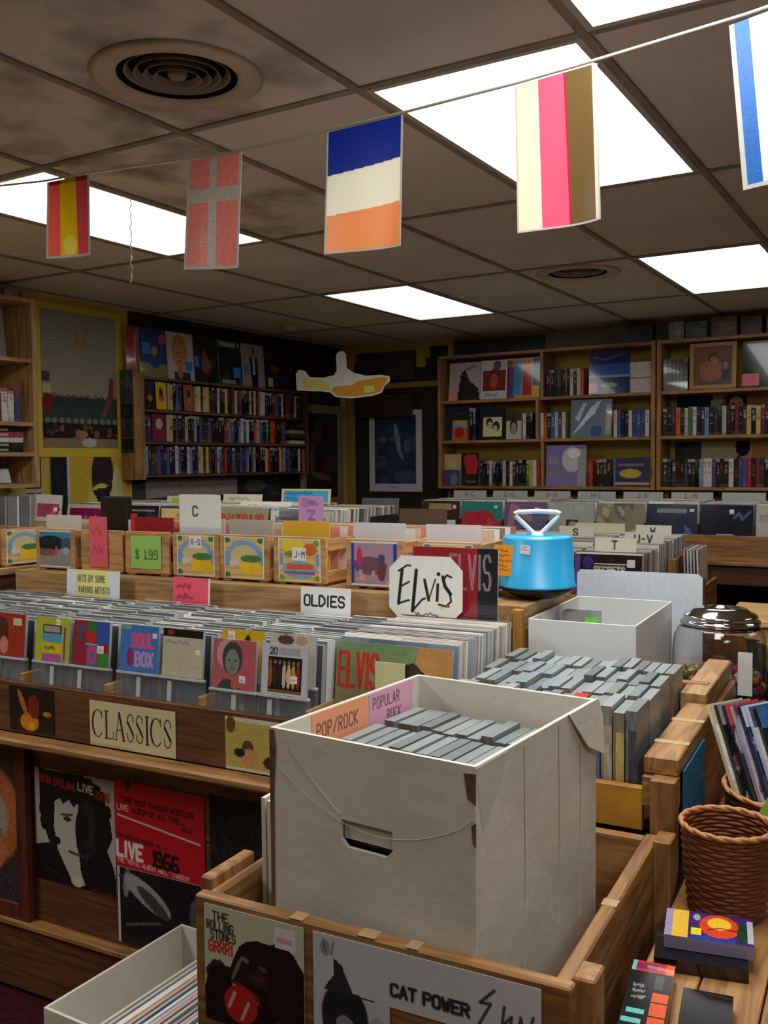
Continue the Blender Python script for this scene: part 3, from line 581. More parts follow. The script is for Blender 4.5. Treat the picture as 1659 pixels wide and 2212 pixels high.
box('frame_bar', -.235, .235, -.02, .0, 0, .07, FRM, t); box('frame_bar', -.235, .235, -.02, .0, .76, .83, FRM, t)
struct(box('trim_3', XL+.10, XL+.17, YB-.035, YB, 1.05, 2.10, mat('ochre_trim', (150, 120, 50), .6)))
# ================================================================== back wall
DKP = mat('dark_wall_panel', (40, 32, 27), .8, var=((28, 22, 18), 3, 4, (1, 1, 1)))
struct(box('trim_4', XL+.17, -3.42, YB-.02, YB, .0, 2.33, DKP))
struct(box('trim_5', -4.12, -3.43, YB-.04, YB-.02, 2.10, 2.145, mat('ochre_trim', None)))
t = thing('framed_poster', 'blue poster with pale diving figures in a wide white border', 'poster', (-3.935, YB-.024, 1.255))
slab('border_mount', plain((196, 196, 198), 3, 3), .50, .665, .008, (0, -.008, 0), 0, t, (190, 190, 190), PAPER)
i = Img(50, 66, (44, 56, 84)); a = i.asp
i.blotch(30, [(36, 46, 74), (66, 80, 106), (52, 66, 70), (40, 46, 60)], .04, .14, .6).ell(a*.55, .32, .045, .2, (150, 156, 166), .8, -.2).ell(a*.62, .55, .03, .12, (140, 146, 158), .7, -.5).ell(a*.2, .35, .07, .04, (110, 120, 130), .6).ell(a*.78, .45, .06, .09, (84, 96, 150), .8).ell(a*.45, .35, .08, .05, (90, 104, 120), .6).rect(a*.7, 0, a, .25, (34, 40, 80), .6).ell(a*.75, .9, .2, .1, (84, 92, 120), .6).noise(6)
slab('print', i, .39, .56, .001, (0, -.0095, .065), 0, t, (60, 60, 70), PAPER)
i = Img(40, 8, (196, 196, 198)); i.scrib(1, .2, 4, .8, (70, 70, 80), 1, .12); slab('caption', i, .22, .028, .0008, (0, -.0092, .024), 0, t, (190, 190, 190), PAPER)
tag(box('plank_sign', -4.27, -3.76, YB-.07, YB-.045, 1.865, 2.05, wood('brown_plank', (74, 48, 34), (50, 30, 22), 'x')), 'brown wooden plank hung over the top of the blue poster', 'plank')
for k, (x0, x1, z0, z1, c, c2, lb) in enumerate(((-4.30, -4.05, 2.16, 2.40, (70, 48, 44), (40, 32, 32), 'reddish dark picture above the corner plank'), (-4.04, -3.74, 2.17, 2.40, (62, 56, 54), (90, 66, 60), 'grey brown picture above the dark corner panel'), (-3.62, -3.46, 2.2, 2.42, (30, 30, 34), (60, 56, 54), 'small black picture left of the bookcase top'),
     (-3.40, -3.10, 2.315, 2.445, (30, 34, 38), (70, 74, 72), 'dark picture above the first bookcase, leftmost'), (-3.09, -2.83, 2.315, 2.445, (66, 52, 48), (30, 26, 26), 'brownish picture above the first bookcase, second along'), (-2.82, -2.64, 2.315, 2.445, (24, 34, 52), (40, 50, 70), 'navy picture above the first bookcase, third along'))):
    tag(slab('wall_picture', mono(k+90, c, c2, 18), x1-x0, z1-z0, .006, ((x0+x1)/2, YB-.035 if k < 2 else YB-.012, z0), 0, None, c, PRINT), lb, 'picture', 'pictures along the ceiling line')
tag(slab('wall_picture', plain((186, 160, 60), 4, 4, 5), .085, .15, .003, (-3.69, YB-.03, 2.26), 0, None, (180, 150, 50), PAPER), 'plain yellow paper strip under the ceiling left of the bookcases', 'picture', 'pictures along the ceiling line')
struct(box('trim_6', -3.42, XR, YB-.006, YB, 2.30, CZ, mat('sage_wall_band', (124, 126, 112), .8)))
# bookcases on the back wall
def bookcase(name, x0, x1, label, divs):
    t = thing(name, label, 'bookcase', (x0, YB-.28, 1.29)); w = x1-x0
    box('side_panel', 0, .028, 0, .26, 0, 1.015, oak('z'), t); box('side_panel', w-.028, w, 0, .26, 0, 1.015, oak('z'), t)
    for z in (0, .345, .648, .99): box('shelf', .028, w-.028, .003, .25, z, z+.022, oak('x'), t)
    for r, d in enumerate(divs):
        for q in d: box('divider', q-x0-.012, q-x0+.012, .006, .25, (.022, .367, .67)[r], (.345, .648, .99)[r], oak('z'), t)
    box('cleat', .03, .06, .1, .25, -.25, 0, oak('z'), t)
    return t
bookcase('bookcase', -3.41, -1.745, 'wide oak bookcase on the back wall beside the dark corner', [(-2.56,), (-2.60,), (-2.565,)])
bookcase('bookcase', -1.735, -.42, 'oak bookcase on the back wall cut by the right edge', [(), (), ()])
Z1, Z2, Z3 = 1.29+.67, 1.29+.367, 1.29+.022        # shelf tops: upper, middle, lower
BF = YB-.275
place1 = lambda z: (lambda s, d: ((s, BF+.02+d, z), 0.0))
BK = 'tapes in the back wall bookcases'
# upper row, first bookcase
lp(fl((178, 160, 158), lambda i: i.poly([(.35, .25), (.45, .2), (.6, .5), (.85, .7), (.9, 1), (.25, 1), (.3, .6)], (40, 36, 38)).rect(.02, .75, .26, .98, (216, 130, 140)).line([(.5, .2), (.75, .08)], .03, (90, 70, 70))), 'pale pink sleeve with a dark figure on the upper shelf', (-3.19, BF+.03, Z1), 0, -.12, w=.29, h=.29)
lp(fl((190, 188, 190), lambda i: (i.rect(.05, .27, .95, .8, (130, 40, 36)), face(i, .5, .5, .2, (170, 84, 64), (110, 40, 34)), i.scrib(.15, .84, .8, .95, (60, 60, 70), 1, .02), i.ell(.6, .14, .15, .12, (90, 90, 96)))), 'white sleeve with a red portrait square on the upper shelf', (-2.948, BF+.008, Z1), 0, -.10, w=.21, h=.29)
lp(fl((216, 150, 40), lambda i: i.rect(0, .2, .26, 1, (120, 60, 120)).rect(.24, .06, .48, .95, (60, 140, 190)).rect(.5, .24, .76, .95, (176, 36, 48)).rect(.78, .04, 1, .72, (30, 50, 120)).rect(.78, .72, 1, 1, (206, 176, 40)).rect(.02, .06, .22, .18, (180, 80, 50)).rect(.5, .06, .74, .18, (190, 90, 50))), 'sleeve of bright orange, blue, red and purple columns', (-2.728, BF+.028, Z1), 0, -.1, w=.27, h=.295)
n = tape_row(place1(Z1), -2.54, -2.235, 'upper shelf of first oak bookcase', 0, BK)
lp(fl((22, 34, 84), lambda i: i.rect(0, .3, 1, .58, (40, 84, 160)).rect(0, .56, 1, .62, (130, 160, 176)).rect(0, .62, 1, 1, (30, 52, 96)).ell(.5, .8, .2, .06, (150, 156, 110)).line([(.1, .12), (.4, .2), (.8, .08)], .02, (140, 150, 180)).rect(.0, .74, .22, .98, (214, 130, 140))), 'dark blue seascape sleeve with pink note on the upper shelf', (-2.075, BF+.02, Z1), 0, -.1, w=.29, h=.30)
for k in range(7):
    i = Img(5, 24, (196, 176, 172)).noise(10); i.rect(0, .5, i.asp, .54, (120, 90, 90))
    tag(mesh_obj('paperback_book', slab_mesh(i, .021, .21, .10, (190, 176, 170), PRINT, name='paperback_book'), None, (-1.915+k*.0215, BF+.03, Z1+.0012), (0, 0, 0)), f"pale pink book, {nth(k)} from left in matching upper shelf set", 'book', 'matching pale books')
# middle row
lp(fl((36, 38, 46), lambda i: i.rect(.3, .42, .95, 1, (196, 90, 40)).rect(.3, .5, .95, .62, (110, 150, 190)).ell(.6, .78, .2, .16, (150, 40, 40)).rect(.35, .42, .85, .52, (200, 150, 50))), 'dark display with an orange booklet on the middle shelf', (-3.26, BF+.02, Z2), 0, -.08, w=.20, h=.26)
n = tape_row(place1(Z2), -3.155, -3.085, 'middle shelf of first oak bookcase', 0, BK, [1, 1, 1, 0, 0, 0, 5, 4, 0, 0, 1, 0, 0, 0, 0, 3], .24)
lp(fl((30, 32, 38), lambda i: i.rect(.15, .35, .85, .92, (206, 196, 150)).ell(.38, .5, .12, .13, (50, 44, 40)).ell(.4, .58, .09, .1, (190, 176, 140)).ell(.63, .62, .13, .14, (40, 36, 34)).ell(.61, .68, .08, .09, (196, 180, 146))), 'black framed cream photo of two people on the middle shelf', (-2.965, BF+.02, Z2), 0, -.08, w=.22, h=.26)
lp(fl((186, 180, 160), lambda i: (i.rect(.0, .0, 1, .3, (60, 58, 56)), face(i, .5, .55, .25, (150, 144, 130), (40, 38, 38)))), 'black and white portrait book on the middle shelf', (-2.79, BF+.015, Z2), 0, -.05, w=.12, h=.19, t=.02, cat='book')
n = tape_row(place1(Z2), -2.72, -2.615, 'middle shelf of first oak bookcase', n, BK)
n = tape_row(place1(Z2), -2.585, -2.37, 'middle shelf of first oak bookcase', n, BK, [3, 2, 2, 8, 8, 1, 2, 1, 1, 1, 2, 1, 1, 0, 1, 3])
lp(fl((110, 124, 142), lambda i: i.poly([(.0, 1), (.5, .2), (.75, .0), (.6, .35)], (206, 216, 230)).poly([(.1, .5), (.3, .1), (.38, .1), (.2, .6)], (190, 204, 220)).rect(.5, .7, .75, .98, (60, 96, 140)).rect(.85, .15, .97, .9, (170, 166, 150))), 'silvery plastic wrapped sleeve on the middle shelf', (-2.20, BF+.006, Z2), 0, -.07, w=.30, h=.27, m=mat('shrink_wrap', rough=.08, attr=True, coat=1.0))
n = tape_row(place1(Z2), -2.04, -1.78, 'middle shelf of first oak bookcase', n, BK, [3, 2, 2, 9, 9, 1, 2, 1, 1, 3, 2, 1, 1, 0, 1, 1])
# lower row
lp(fl((176, 150, 110), lambda i: i.rect(0, .5, 1, 1, (66, 72, 120)).ell(.6, .8, .2, .2, (110, 110, 130)).ell(.5, .3, .3, .16, (190, 166, 120))), 'tan and blue book at the left end of the lower shelf', (-3.30, BF+.015, Z3), 0, -.05, w=.14, h=.24, t=.02, cat='book')
lp(fl((28, 26, 28), lambda i: i.poly([(.1, .15), (.3, .05), (.8, .05), (.95, .3), (.85, .65), (.3, .65)], (180, 40, 56)).rect(.3, .85, .8, .92, (90, 90, 90))), 'black sleeve with a red shirt on the lower shelf', (-3.15, BF+.02, Z3), 0, -.05, w=.15, h=.25)
n = tape_row(place1(Z3), -3.07, -2.58, 'lower shelf of first oak bookcase', 0, BK)
lp(fl((124, 112, 168), lambda i: i.ell(.65, .35, .25, .3, (190, 188, 190)).rect(.8, .1, 1, 1, (150, 150, 156)).rect(.05, .28, .3, .45, (140, 132, 140)).rect(.05, .52, .3, .72, (130, 120, 130)).ell(.7, .2, .16, .12, (224, 224, 228))), 'purple and silver wrapped sleeve on the lower shelf', (-2.385, BF+.006, Z3), 0, -.06, w=.30, h=.295, m=mat('shrink_wrap'))
n = tape_row(place1(Z3), -2.22, -2.17, 'lower shelf of first oak bookcase', n, BK, [0, 0, 0, 0, 0, 9, 0, 0, 0, 1, 0, 0, 0, 0, 0, 0])
n = tape_row(place1(Z3), -2.165, -2.04, 'lower shelf of first oak bookcase', n, BK, [9, 1, 0, 0, 0, 0, 0, 0, 0, 0, 0, 0, 0, 0, 0, 0])
lp(Img(40, 34, (58, 50, 84)).ell(.55, .55, .36, .16, (176, 162, 60)).rect(0, .86, 1.2, .95, (190, 150, 120)).rect(0, 0, .06, 1, (60, 120, 180)).rect(.15, .2, 1.0, .28, (120, 100, 130)).noise(7), 'purple boxed set with a golden oval on the lower shelf', (-1.91, BF+.012, Z3), 0, 0, w=.25, h=.2, t=.06, cat='box set', name='box_set')
# second bookcase
n = tape_row(place1(Z1), -1.70, -1.53, 'upper shelf of the right oak bookcase', 0, BK, [9, 8, 7, 1, 0, 0, 0, 0, 0, 1, 0, 0, 0, 0, 6, 0], .21)
t = thing('framed_picture', 'gold framed brown picture of a seated person on the upper shelf', 'picture', (-1.375, BF+.03, Z1+.003)); t.rotation_euler = (-.06, 0, 0)
i = Img(40, 40, (110, 66, 50)); i.ell(.45, .62, .3, .28, (150, 88, 60)).ell(.5, .3, .13, .14, (70, 40, 34)).ell(.52, .36, .1, .1, (160, 100, 70)).rect(.72, .35, .95, .85, (44, 40, 44)).ell(.82, .5, .08, .1, (150, 110, 80)).line([(.1, .9), (.5, .95), (.9, .9)], .05, (70, 66, 86)).noise(6)
slab('print', i, .245, .255, .004, (0, 0, .025), 0, t, (60, 50, 40), PRINT)
GOLD = mat('gilt_frame', (168, 122, 60), .45)
box('frame_bar', -.15, -.122, -.012, .01, 0, .305, GOLD, t); box('frame_bar', .122, .15, -.012, .01, 0, .305, GOLD, t); box('frame_bar', -.122, .122, -.012, .01, 0, .026, GOLD, t); box('frame_bar', -.122, .122, -.012, .01, .279, .305, GOLD, t)
lp(fl((40, 46, 44), lambda i: i.blotch(12, [(52, 58, 54), (34, 38, 38)], .05, .2).rect(.0, .7, .35, .98, (216, 120, 130))), 'dark green sleeve with pink note on the right bookcase', (-1.04, BF+.02, Z1), 0, -.08, w=.30, h=.30)
for k, (x, z, w, h, c, f, lb) in enumerate(((-1.26, Z2+.005, .80, .272, (176, 110, 76), lambda i: (i.rect(0, 0, .9, .5, (36, 40, 54)), i.poly([(.9, .0), (1.15, 0), (1.0, .55), (.75, .55)], (190, 186, 140)), face(i, 1.45, .24, .26, (206, 170, 130), (34, 28, 30)), i.line([(2.1, .0), (2.9, .4)], .08, (206, 170, 110)), i.rect(1.8, .3, 2.6, .5, (190, 80, 60))), 'orange poster of a dark haired woman behind the middle shelf tapes'),
      (-1.25, Z3+.005, .84, .30, (196, 180, 150), lambda i: (i.rect(0, 0, .6, .6, (70, 66, 60)), i.ell(1.5, .1, .16, .22, (36, 30, 30)), i.rect(1.7, 0, 2.6, .6, (206, 140, 90)), i.line([(1.5, .25), (1.3, .5)], .05, (50, 40, 40)), i.rect(2.5, 0, 3.0, .6, (206, 190, 60))), 'cream and orange poster behind the lower shelf tapes'))):
    i = Img(66, 24, c, w/h); f(i); i.noise(5)
    tag(slab('wall_poster', i, w, h, .003, (x, YB-.028, z), 0, None, c, PAPER), lb, 'poster', 'wall posters')
n = tape_row(place1(Z2), -1.70, -.46, 'middle shelf of the right oak bookcase', 0, BK, [8, 7, 5, 8, 9, 3, 2, 2, 4, 6, 5, 1, 1, 1, 6, 4], .19)
n = tape_row(place1(Z3), -1.70, -1.46, 'lower shelf of the right oak bookcase', 0, BK, [9, 5, 2, 0, 0, 0, 0, 0, 0, 0, 0, 0, 0, 0, 4, 0])
n = tape_row(place1(Z3), -1.455, -.46, 'lower shelf of the right oak bookcase', n, BK)
# odds and ends along the bookcase tops
for k, (x, w, h, c, lb) in enumerate(((-2.0, .12, .13, (34, 32, 34), 'dark toy box on the bookcase top, left of its partner'), (-1.86, .16, .12, (26, 34, 40), 'navy toy box on top of the first oak bookcase'), (-1.62, .10, .12, (120, 112, 104), 'pale toy box on top of the right oak bookcase'), (-1.49, .14, .11, (70, 84, 80), 'green grey toy box on the right bookcase top'), (-1.31, .16, .13, (96, 66, 58), 'brown toy box on the right bookcase top'), (-1.14, .13, .12, (60, 36, 36), 'maroon toy box on the right bookcase top'), (-.97, .15, .12, (100, 100, 98), 'grey toy box on the right bookcase top'))):
    tag(slab('toy_box', mono(k+120, c, tuple(min(255, x_+40) for x_ in c), 14), w, h, .08, (x, BF+.05, 2.3065), 0, None, c, PRINT), lb, 'box', 'boxes on the bookcase tops')
# ================================================================== main island counter (local u,v,z in its own frame)
CT = thing('record_counter', 'long wooden record shop counter with stepped bins and panelled front', 'counter', (O1[0], O1[1], 0), PH)
UL, UR = -1.60, .86
box('front_board', UL, .345, 0, .02, .765, .905, dark('x'), CT)
box('front_board', .345, .80, 0, .02, .785, .868, mat('ochre_painted_board', (196, 138, 36), .6, var=((150, 100, 40), 7, 6, (1, 1, 2))), CT)
box('ledge', UL, .185, -.055, .0, .742, .765, oak('x'), CT, .006)
for z0, z1 in ((.545, .740), (.385, .543), (.205, .383)): box('panel_plank', UL, .20, .05, .07, z0, z1, dark('x'), CT)
box('kick_board', UL, .20, .022, .07, .015, .20, dark('x'), CT); box('kick_cap', UL, .20, .012, .07, .20, .214, oak('x'), CT)
box('bin_floor', UL, .0225, .02, .555, .782, .802, dark('x'), CT); box('bin_floor', .03, .345, .02, .555, .742, .760, dark('x'), CT)
for u, hw_ in ((-1.51, .008), (-1.205, .008), (-.90, .008), (-.590, .008), (-.282, .008), (.0265, .0025), (.3495, .003)): box('bin_divider', u-hw_, u+hw_, .021, .55, .763, .925, pine('y'), CT)
box('back_riser', UL+.05, .222, .555, .575, .76, 1.05, pine('x'), CT)
box('shelf_face', UL+.05, .222, .575, .60, 1.045, 1.124, pine('x'), CT)
box('crate_shelf', UL+.05, .222, .60, 1.08, 1.105, 1.124, pine('x'), CT); box('back_panel', UL, .222, 1.08, 1.10, .1, 1.105, dark('x'), CT)
box('end_panel', UL, UL+.02, .07, 1.08, .1, .745, dark('z'), CT)
# right hand side with its rail
box('side_panel', .835, .858, .02, .875, .05, .90, oak('y'), CT); box('rail', .80, .866, .012, .46, .895, .93, oak('y'), CT, .003); box('rail', .785, .845, .47, .885, .905, .952, pine('y'), CT, .003)
box('rail_foot', .80, .866, .0, .03, .835, .893, oak('x'), CT); box('side_post', .82, .866, -.025, .02, .30, .895, oak('z'), CT)
box('cross_board', .36, .835, .56, .585, .70, .955, oak('x'), CT); box('inner_floor', .36, .835, .02, 1.26, .78, .80, dark('x'), CT); box('inner_floor', .222, .36, .58, 1.26, .78, .80, dark('x'), CT); box('rear_board', .222, .835, 1.26, 1.28, .0, .95, dark('x'), CT); box('gap_board', .222, .24, 1.08, 1.26, .0, .95, dark('y'), CT)
for v in (.11, .29): box('tape_strip', .799, .867, v, v+.022, .930, .9306, mat('masking_tape', (182, 148, 106), .5), CT, 0)
# framed picture, flats and cards on the counter's front
t = thing('framed_picture', 'red brown framed picture leaning on the counter front, cut by left edge', 'picture', fr(-1.128, .034, .2155), PH)
i = Img(44, 60, (54, 46, 40)); a = i.asp; i.ell(a*.55, .45, .36, .36, (170, 96, 50)).ell(a*.5, .47, .28, .25, (150, 140, 128)).blotch(16, [(60, 50, 48), (200, 190, 176), (120, 90, 70)], .03, .09, .8, (.3, .25, .8, .6)).ell(a*.75, .68, .07, .13, (190, 100, 60)).rect(0, .8, a, 1, (52, 44, 50)).noise(6)
slab('print', i, .37, .44, .003, (0, -.004, .045), 0, t, (40, 30, 26), PRINT)
RF = wood('redwood_frame', (104, 46, 32), (72, 28, 20), 'z')
for x0, x1, z0, z1 in ((-.225, -.185, 0, .53), (.185, .225, 0, .53), (-.185, .185, 0, .045), (-.185, .185, .485, .53)): box('frame_bar', x0, x1, -.012, .010, z0, z1, RF, t)
# portrait flat with lettering
i = Img(110, 118, (176, 168, 156)); a = i.asp
i.poly([(0, .0), (.62*a, .02), (.8*a, .1), (.93*a, .3), (.97*a, .5), (.9*a, .62), (.97*a, .75), (a, .85), (a, 1), (0, 1), (0, .70), (.18*a, .66), (.14*a, .55), (.06*a, .4), (.05*a, .15)], (18, 18, 20))
i.poly([(.26*a, .27), (.40*a, .22), (.55*a, .26), (.56*a, .5), (.52*a, .62), (.55*a, .70), (.57*a, .86), (.62*a, .97), (.47*a, .98), (.38*a, .85), (.28*a, .70), (.24*a, .5)], (186, 178, 166))
i.poly([(.30*a, .2), (.36*a, .29), (.44*a, .24), (.50*a, .30), (.56*a, .25), (.5*a, .16)], (18, 18, 20))
for q in range(60):
    an = 2.2+4.6*q/60; i.ell(.50*a+(.40+random.uniform(-.03, .04))*a*math.cos(an), .36+(.33+random.uniform(-.02, .04))*math.sin(an), .035, .035, (18, 18, 20))
i.ell(.66*a, .42, .09, .2, (40, 38, 38), .9).ell(.64*a, .40, .04, .015, (70, 66, 64), .8).line([(.55*a, .42), (.585*a, .56), (.54*a, .585)], .012, (90, 84, 80)).ell(.62*a, .71, .06, .03, (50, 46, 46), .8)
i.ell(.415*a, .415, .045, .022, (52, 48, 48)).line([(.34*a, .385), (.48*a, .37)], .018, (60, 56, 54)).line([(.43*a, .70), (.54*a, .715)], .022, (60, 50, 50)).ell(.60*a, .5, .08, .2, (22, 22, 24)).ell(.7*a, .6, .06, .1, (46, 44, 44), .4)
i.ell(.52*a, .95, .07, .05, (206, 190, 180)).rect(0, .0, .06*a, .33, (176, 168, 156)).line([(.1*a, .88), (.35*a, .96)], .008, (110, 30, 34)).line([(.7*a, .99), (.95*a, .995)], .01, (110, 30, 34))
i.text('BOB DYLAN', .07*a, .115, .058, (186, 34, 40), .26, .6, .09).text('LIVE', .56*a, .135, .062, (206, 198, 180), .26, .6, .09).text('1966', .77*a, .175, .058, (150, 30, 36), .26, .6, .09).noise(3)
tag(slab('portrait_flat', i, .296, .316, .0016, fr(-.745, .047, .342), PH, None, (180, 174, 164), PRINT), 'dark haired portrait flat with a red and white heading on the counter front', 'poster', 'record flats on the counter front')
i = Img(130, 92, (190, 24, 34)); a = i.asp
i.poly([(.12*a, 0), (.19*a, 0), (.155*a, .11)], (24, 16, 18)).text('"THE MOST FAMOUS BOOTLEG', .07*a, .24, .058, (34, 10, 14), .22, .62, .03, gap=.26).text('LIVE', .03*a, .335, .062, (226, 214, 206), .22, .62, .03).text('ALBUM OF ALL TIME...', .20*a, .345, .058, (34, 10, 14), .22, .62, .03).text('- MOJO', .72*a, .44, .045, (34, 10, 14), .2)
i.line([(.03*a, .40), (.95*a, .55)], .022, (222, 206, 198)).text('THE BOOTLEG SERIES VOL. 4', .02*a, .655, .042, (40, 12, 16), .2, .62, .06).text('LIVE', .02*a, .87, .165, (230, 218, 210), .28, .52, .03).text('1966', .42*a, .905, .165, (26, 14, 16), .28, .52, .05).text('THE "ROYAL ALBERT HALL" CONCERT', .02*a, .945, .045, (226, 200, 196), .22, .6, .04, gap=.28).noise(3)
tag(slab('lettered_flat', i, .298, .232, .0016, fr(-.447, .047, .432), PH, None, (150, 20, 30), PRINT), 'bright red flat lettered LIVE 1966 beside the portrait flat', 'poster', 'record flats on the counter front')
i = Img(70, 50, (24, 24, 26)); a = i.asp; i.ell(.35*a, .3, .42, .14, (170, 166, 168), .9, .5).ell(.42*a, .38, .3, .08, (60, 54, 56), .9, .6).rect(.1*a, .0, .16*a, .3, (150, 148, 150), .6).rect(0, 0, .03*a, 1, (196, 190, 186)).ell(.1*a, .25, .05, .14, (150, 150, 152), .8).line([(.1*a, .75), (.5*a, .62)], .02, (120, 118, 116)).ell(.9*a, .4, .09, .2, (110, 108, 110), .7).ell(.04*a, .12, .03, .03, (40, 60, 160)).noise(5)
tag(slab('photo_flat', i, .290, .205, .0016, fr(-.446, .0455, .226), PH, None, (190, 186, 180), PRINT), 'black and white photo flat under the red lettered flat', 'poster', 'record flats on the counter front')
tag(slab('photo_flat', mono(5, (18, 20, 22), (40, 44, 46), 26), .25, .30, .0016, fr(-.155, .047, .37), PH, None, (30, 30, 30), PRINT), 'black record flat at the right end of the counter front', 'poster', 'record flats on the counter front')
# CLASSICS card: thick and thin serif strokes
i = Img(150, 62, (206, 190, 148)); a = i.asp; ink = (34, 26, 24)
def cC(x, w):
    i.line([(x+w*(.5+.48*math.cos(q)), .5-.30*math.sin(q)) for q in np.linspace(.75, 5.55, 22)], .022, ink); i.line([(x+w*(.5+.46*math.cos(q)), .5-.30*math.sin(q)) for q in np.linspace(2.2, 4.1, 12)], .045, ink); i.line([(x+w*.86, .2), (x+w*.88, .36)], .022, ink)
def cL(x, w): i.line([(x+.25*w, .2), (x+.25*w, .8)], .048, ink).line([(x+.05*w, .2), (x+.48*w, .2)], .018, ink).line([(x+.05*w, .8), (x+.95*w, .8), (x+.98*w, .64)], .02, ink)
def cA(x, w): i.line([(x+.12*w, .8), (x+.46*w, .2)], .02, ink).line([(x+.46*w, .2), (x+.85*w, .8)], .048, ink).line([(x+.25*w, .58), (x+.68*w, .58)], .018, ink).line([(x, .8), (x+.28*w, .8)], .016, ink).line([(x+.68*w, .8), (x+w, .8)], .016, ink)
def cS(x, w): i.line([(x+.85*w, .36), (x+.83*w, .27), (x+.6*w, .2), (x+.35*w, .21), (x+.15*w, .3), (x+.2*w, .41), (x+.75*w, .57), (x+.86*w, .68), (x+.7*w, .78), (x+.42*w, .80), (x+.18*w, .74), (x+.14*w, .62)], .022, ink).line([(x+.2*w, .38), (x+.5*w, .5), (x+.82*w, .64)], .05, ink)
def cI(x, w): i.line([(x+.5*w, .2), (x+.5*w, .8)], .048, ink).line([(x+.1*w, .2), (x+.9*w, .2)], .016, ink).line([(x+.1*w, .8), (x+.9*w, .8)], .016, ink)
x = .07
for g, w in ((cC, .33), (cL, .28), (cA, .32), (cS, .24), (cS, .24), (cI, .14), (cC, .33), (cS, .24)): g(x*a/2.46, w*a/2.46); x += w+.025
i.noise(3); i.rect(0, .93, .5*a, 1, (186, 168, 126))
me = slab_mesh(i, .285, .118, .0012, (200, 186, 146), PAPER, name='lettered_sign'); o = mesh_obj('lettered_sign', me, None, fr(-.485, -.0025, .768), (0, 0, PH)); tag(o, 'yellowed paper sign reading CLASSICS on the counter front', 'sign')
i = Img(40, 32, (24, 16, 14)); a = i.asp; i.ell(.45*a, .78, .26, .2, (206, 120, 30)).ell(.3*a, .35, .07, .3, (196, 110, 36), .9, -.4).ell(.55*a, .42, .16, .26, (120, 34, 20)).ell(.85*a, .55, .12, .06, (190, 110, 30)).ell(.5*a, .85, .1, .08, (226, 150, 40)).noise(6)
tag(slab('picture_card', i, .168, .122, .001, fr(-.842, -.0022, .773), PH, None, (30, 20, 18), PRINT), 'orange and black picture card left of the CLASSICS sign', 'picture card', 'picture cards on the counter front')
i = Img(44, 36, (186, 164, 84)); a = i.asp; i.rect(0, 0, a, .07, (206, 198, 180)).rect(0, .94, a, 1, (206, 198, 180)).ell(.1*a, .15, .1, .16, (110, 70, 44)).ell(.4*a, .55, .12, .14, (96, 60, 36)).ell(.42*a, .75, .2, .18, (196, 146, 96)).ell(.25*a, .66, .12, .08, (44, 30, 26)).ell(.8*a, .78, .16, .12, (60, 40, 30)).noise(6)
tag(slab('picture_card', i, .165, .128, .001, fr(-.107, -.0022, .767), PH, None, (200, 190, 170), PRINT), 'yellow picture card with brown figures near the white cassette box', 'picture card', 'picture cards on the counter front')

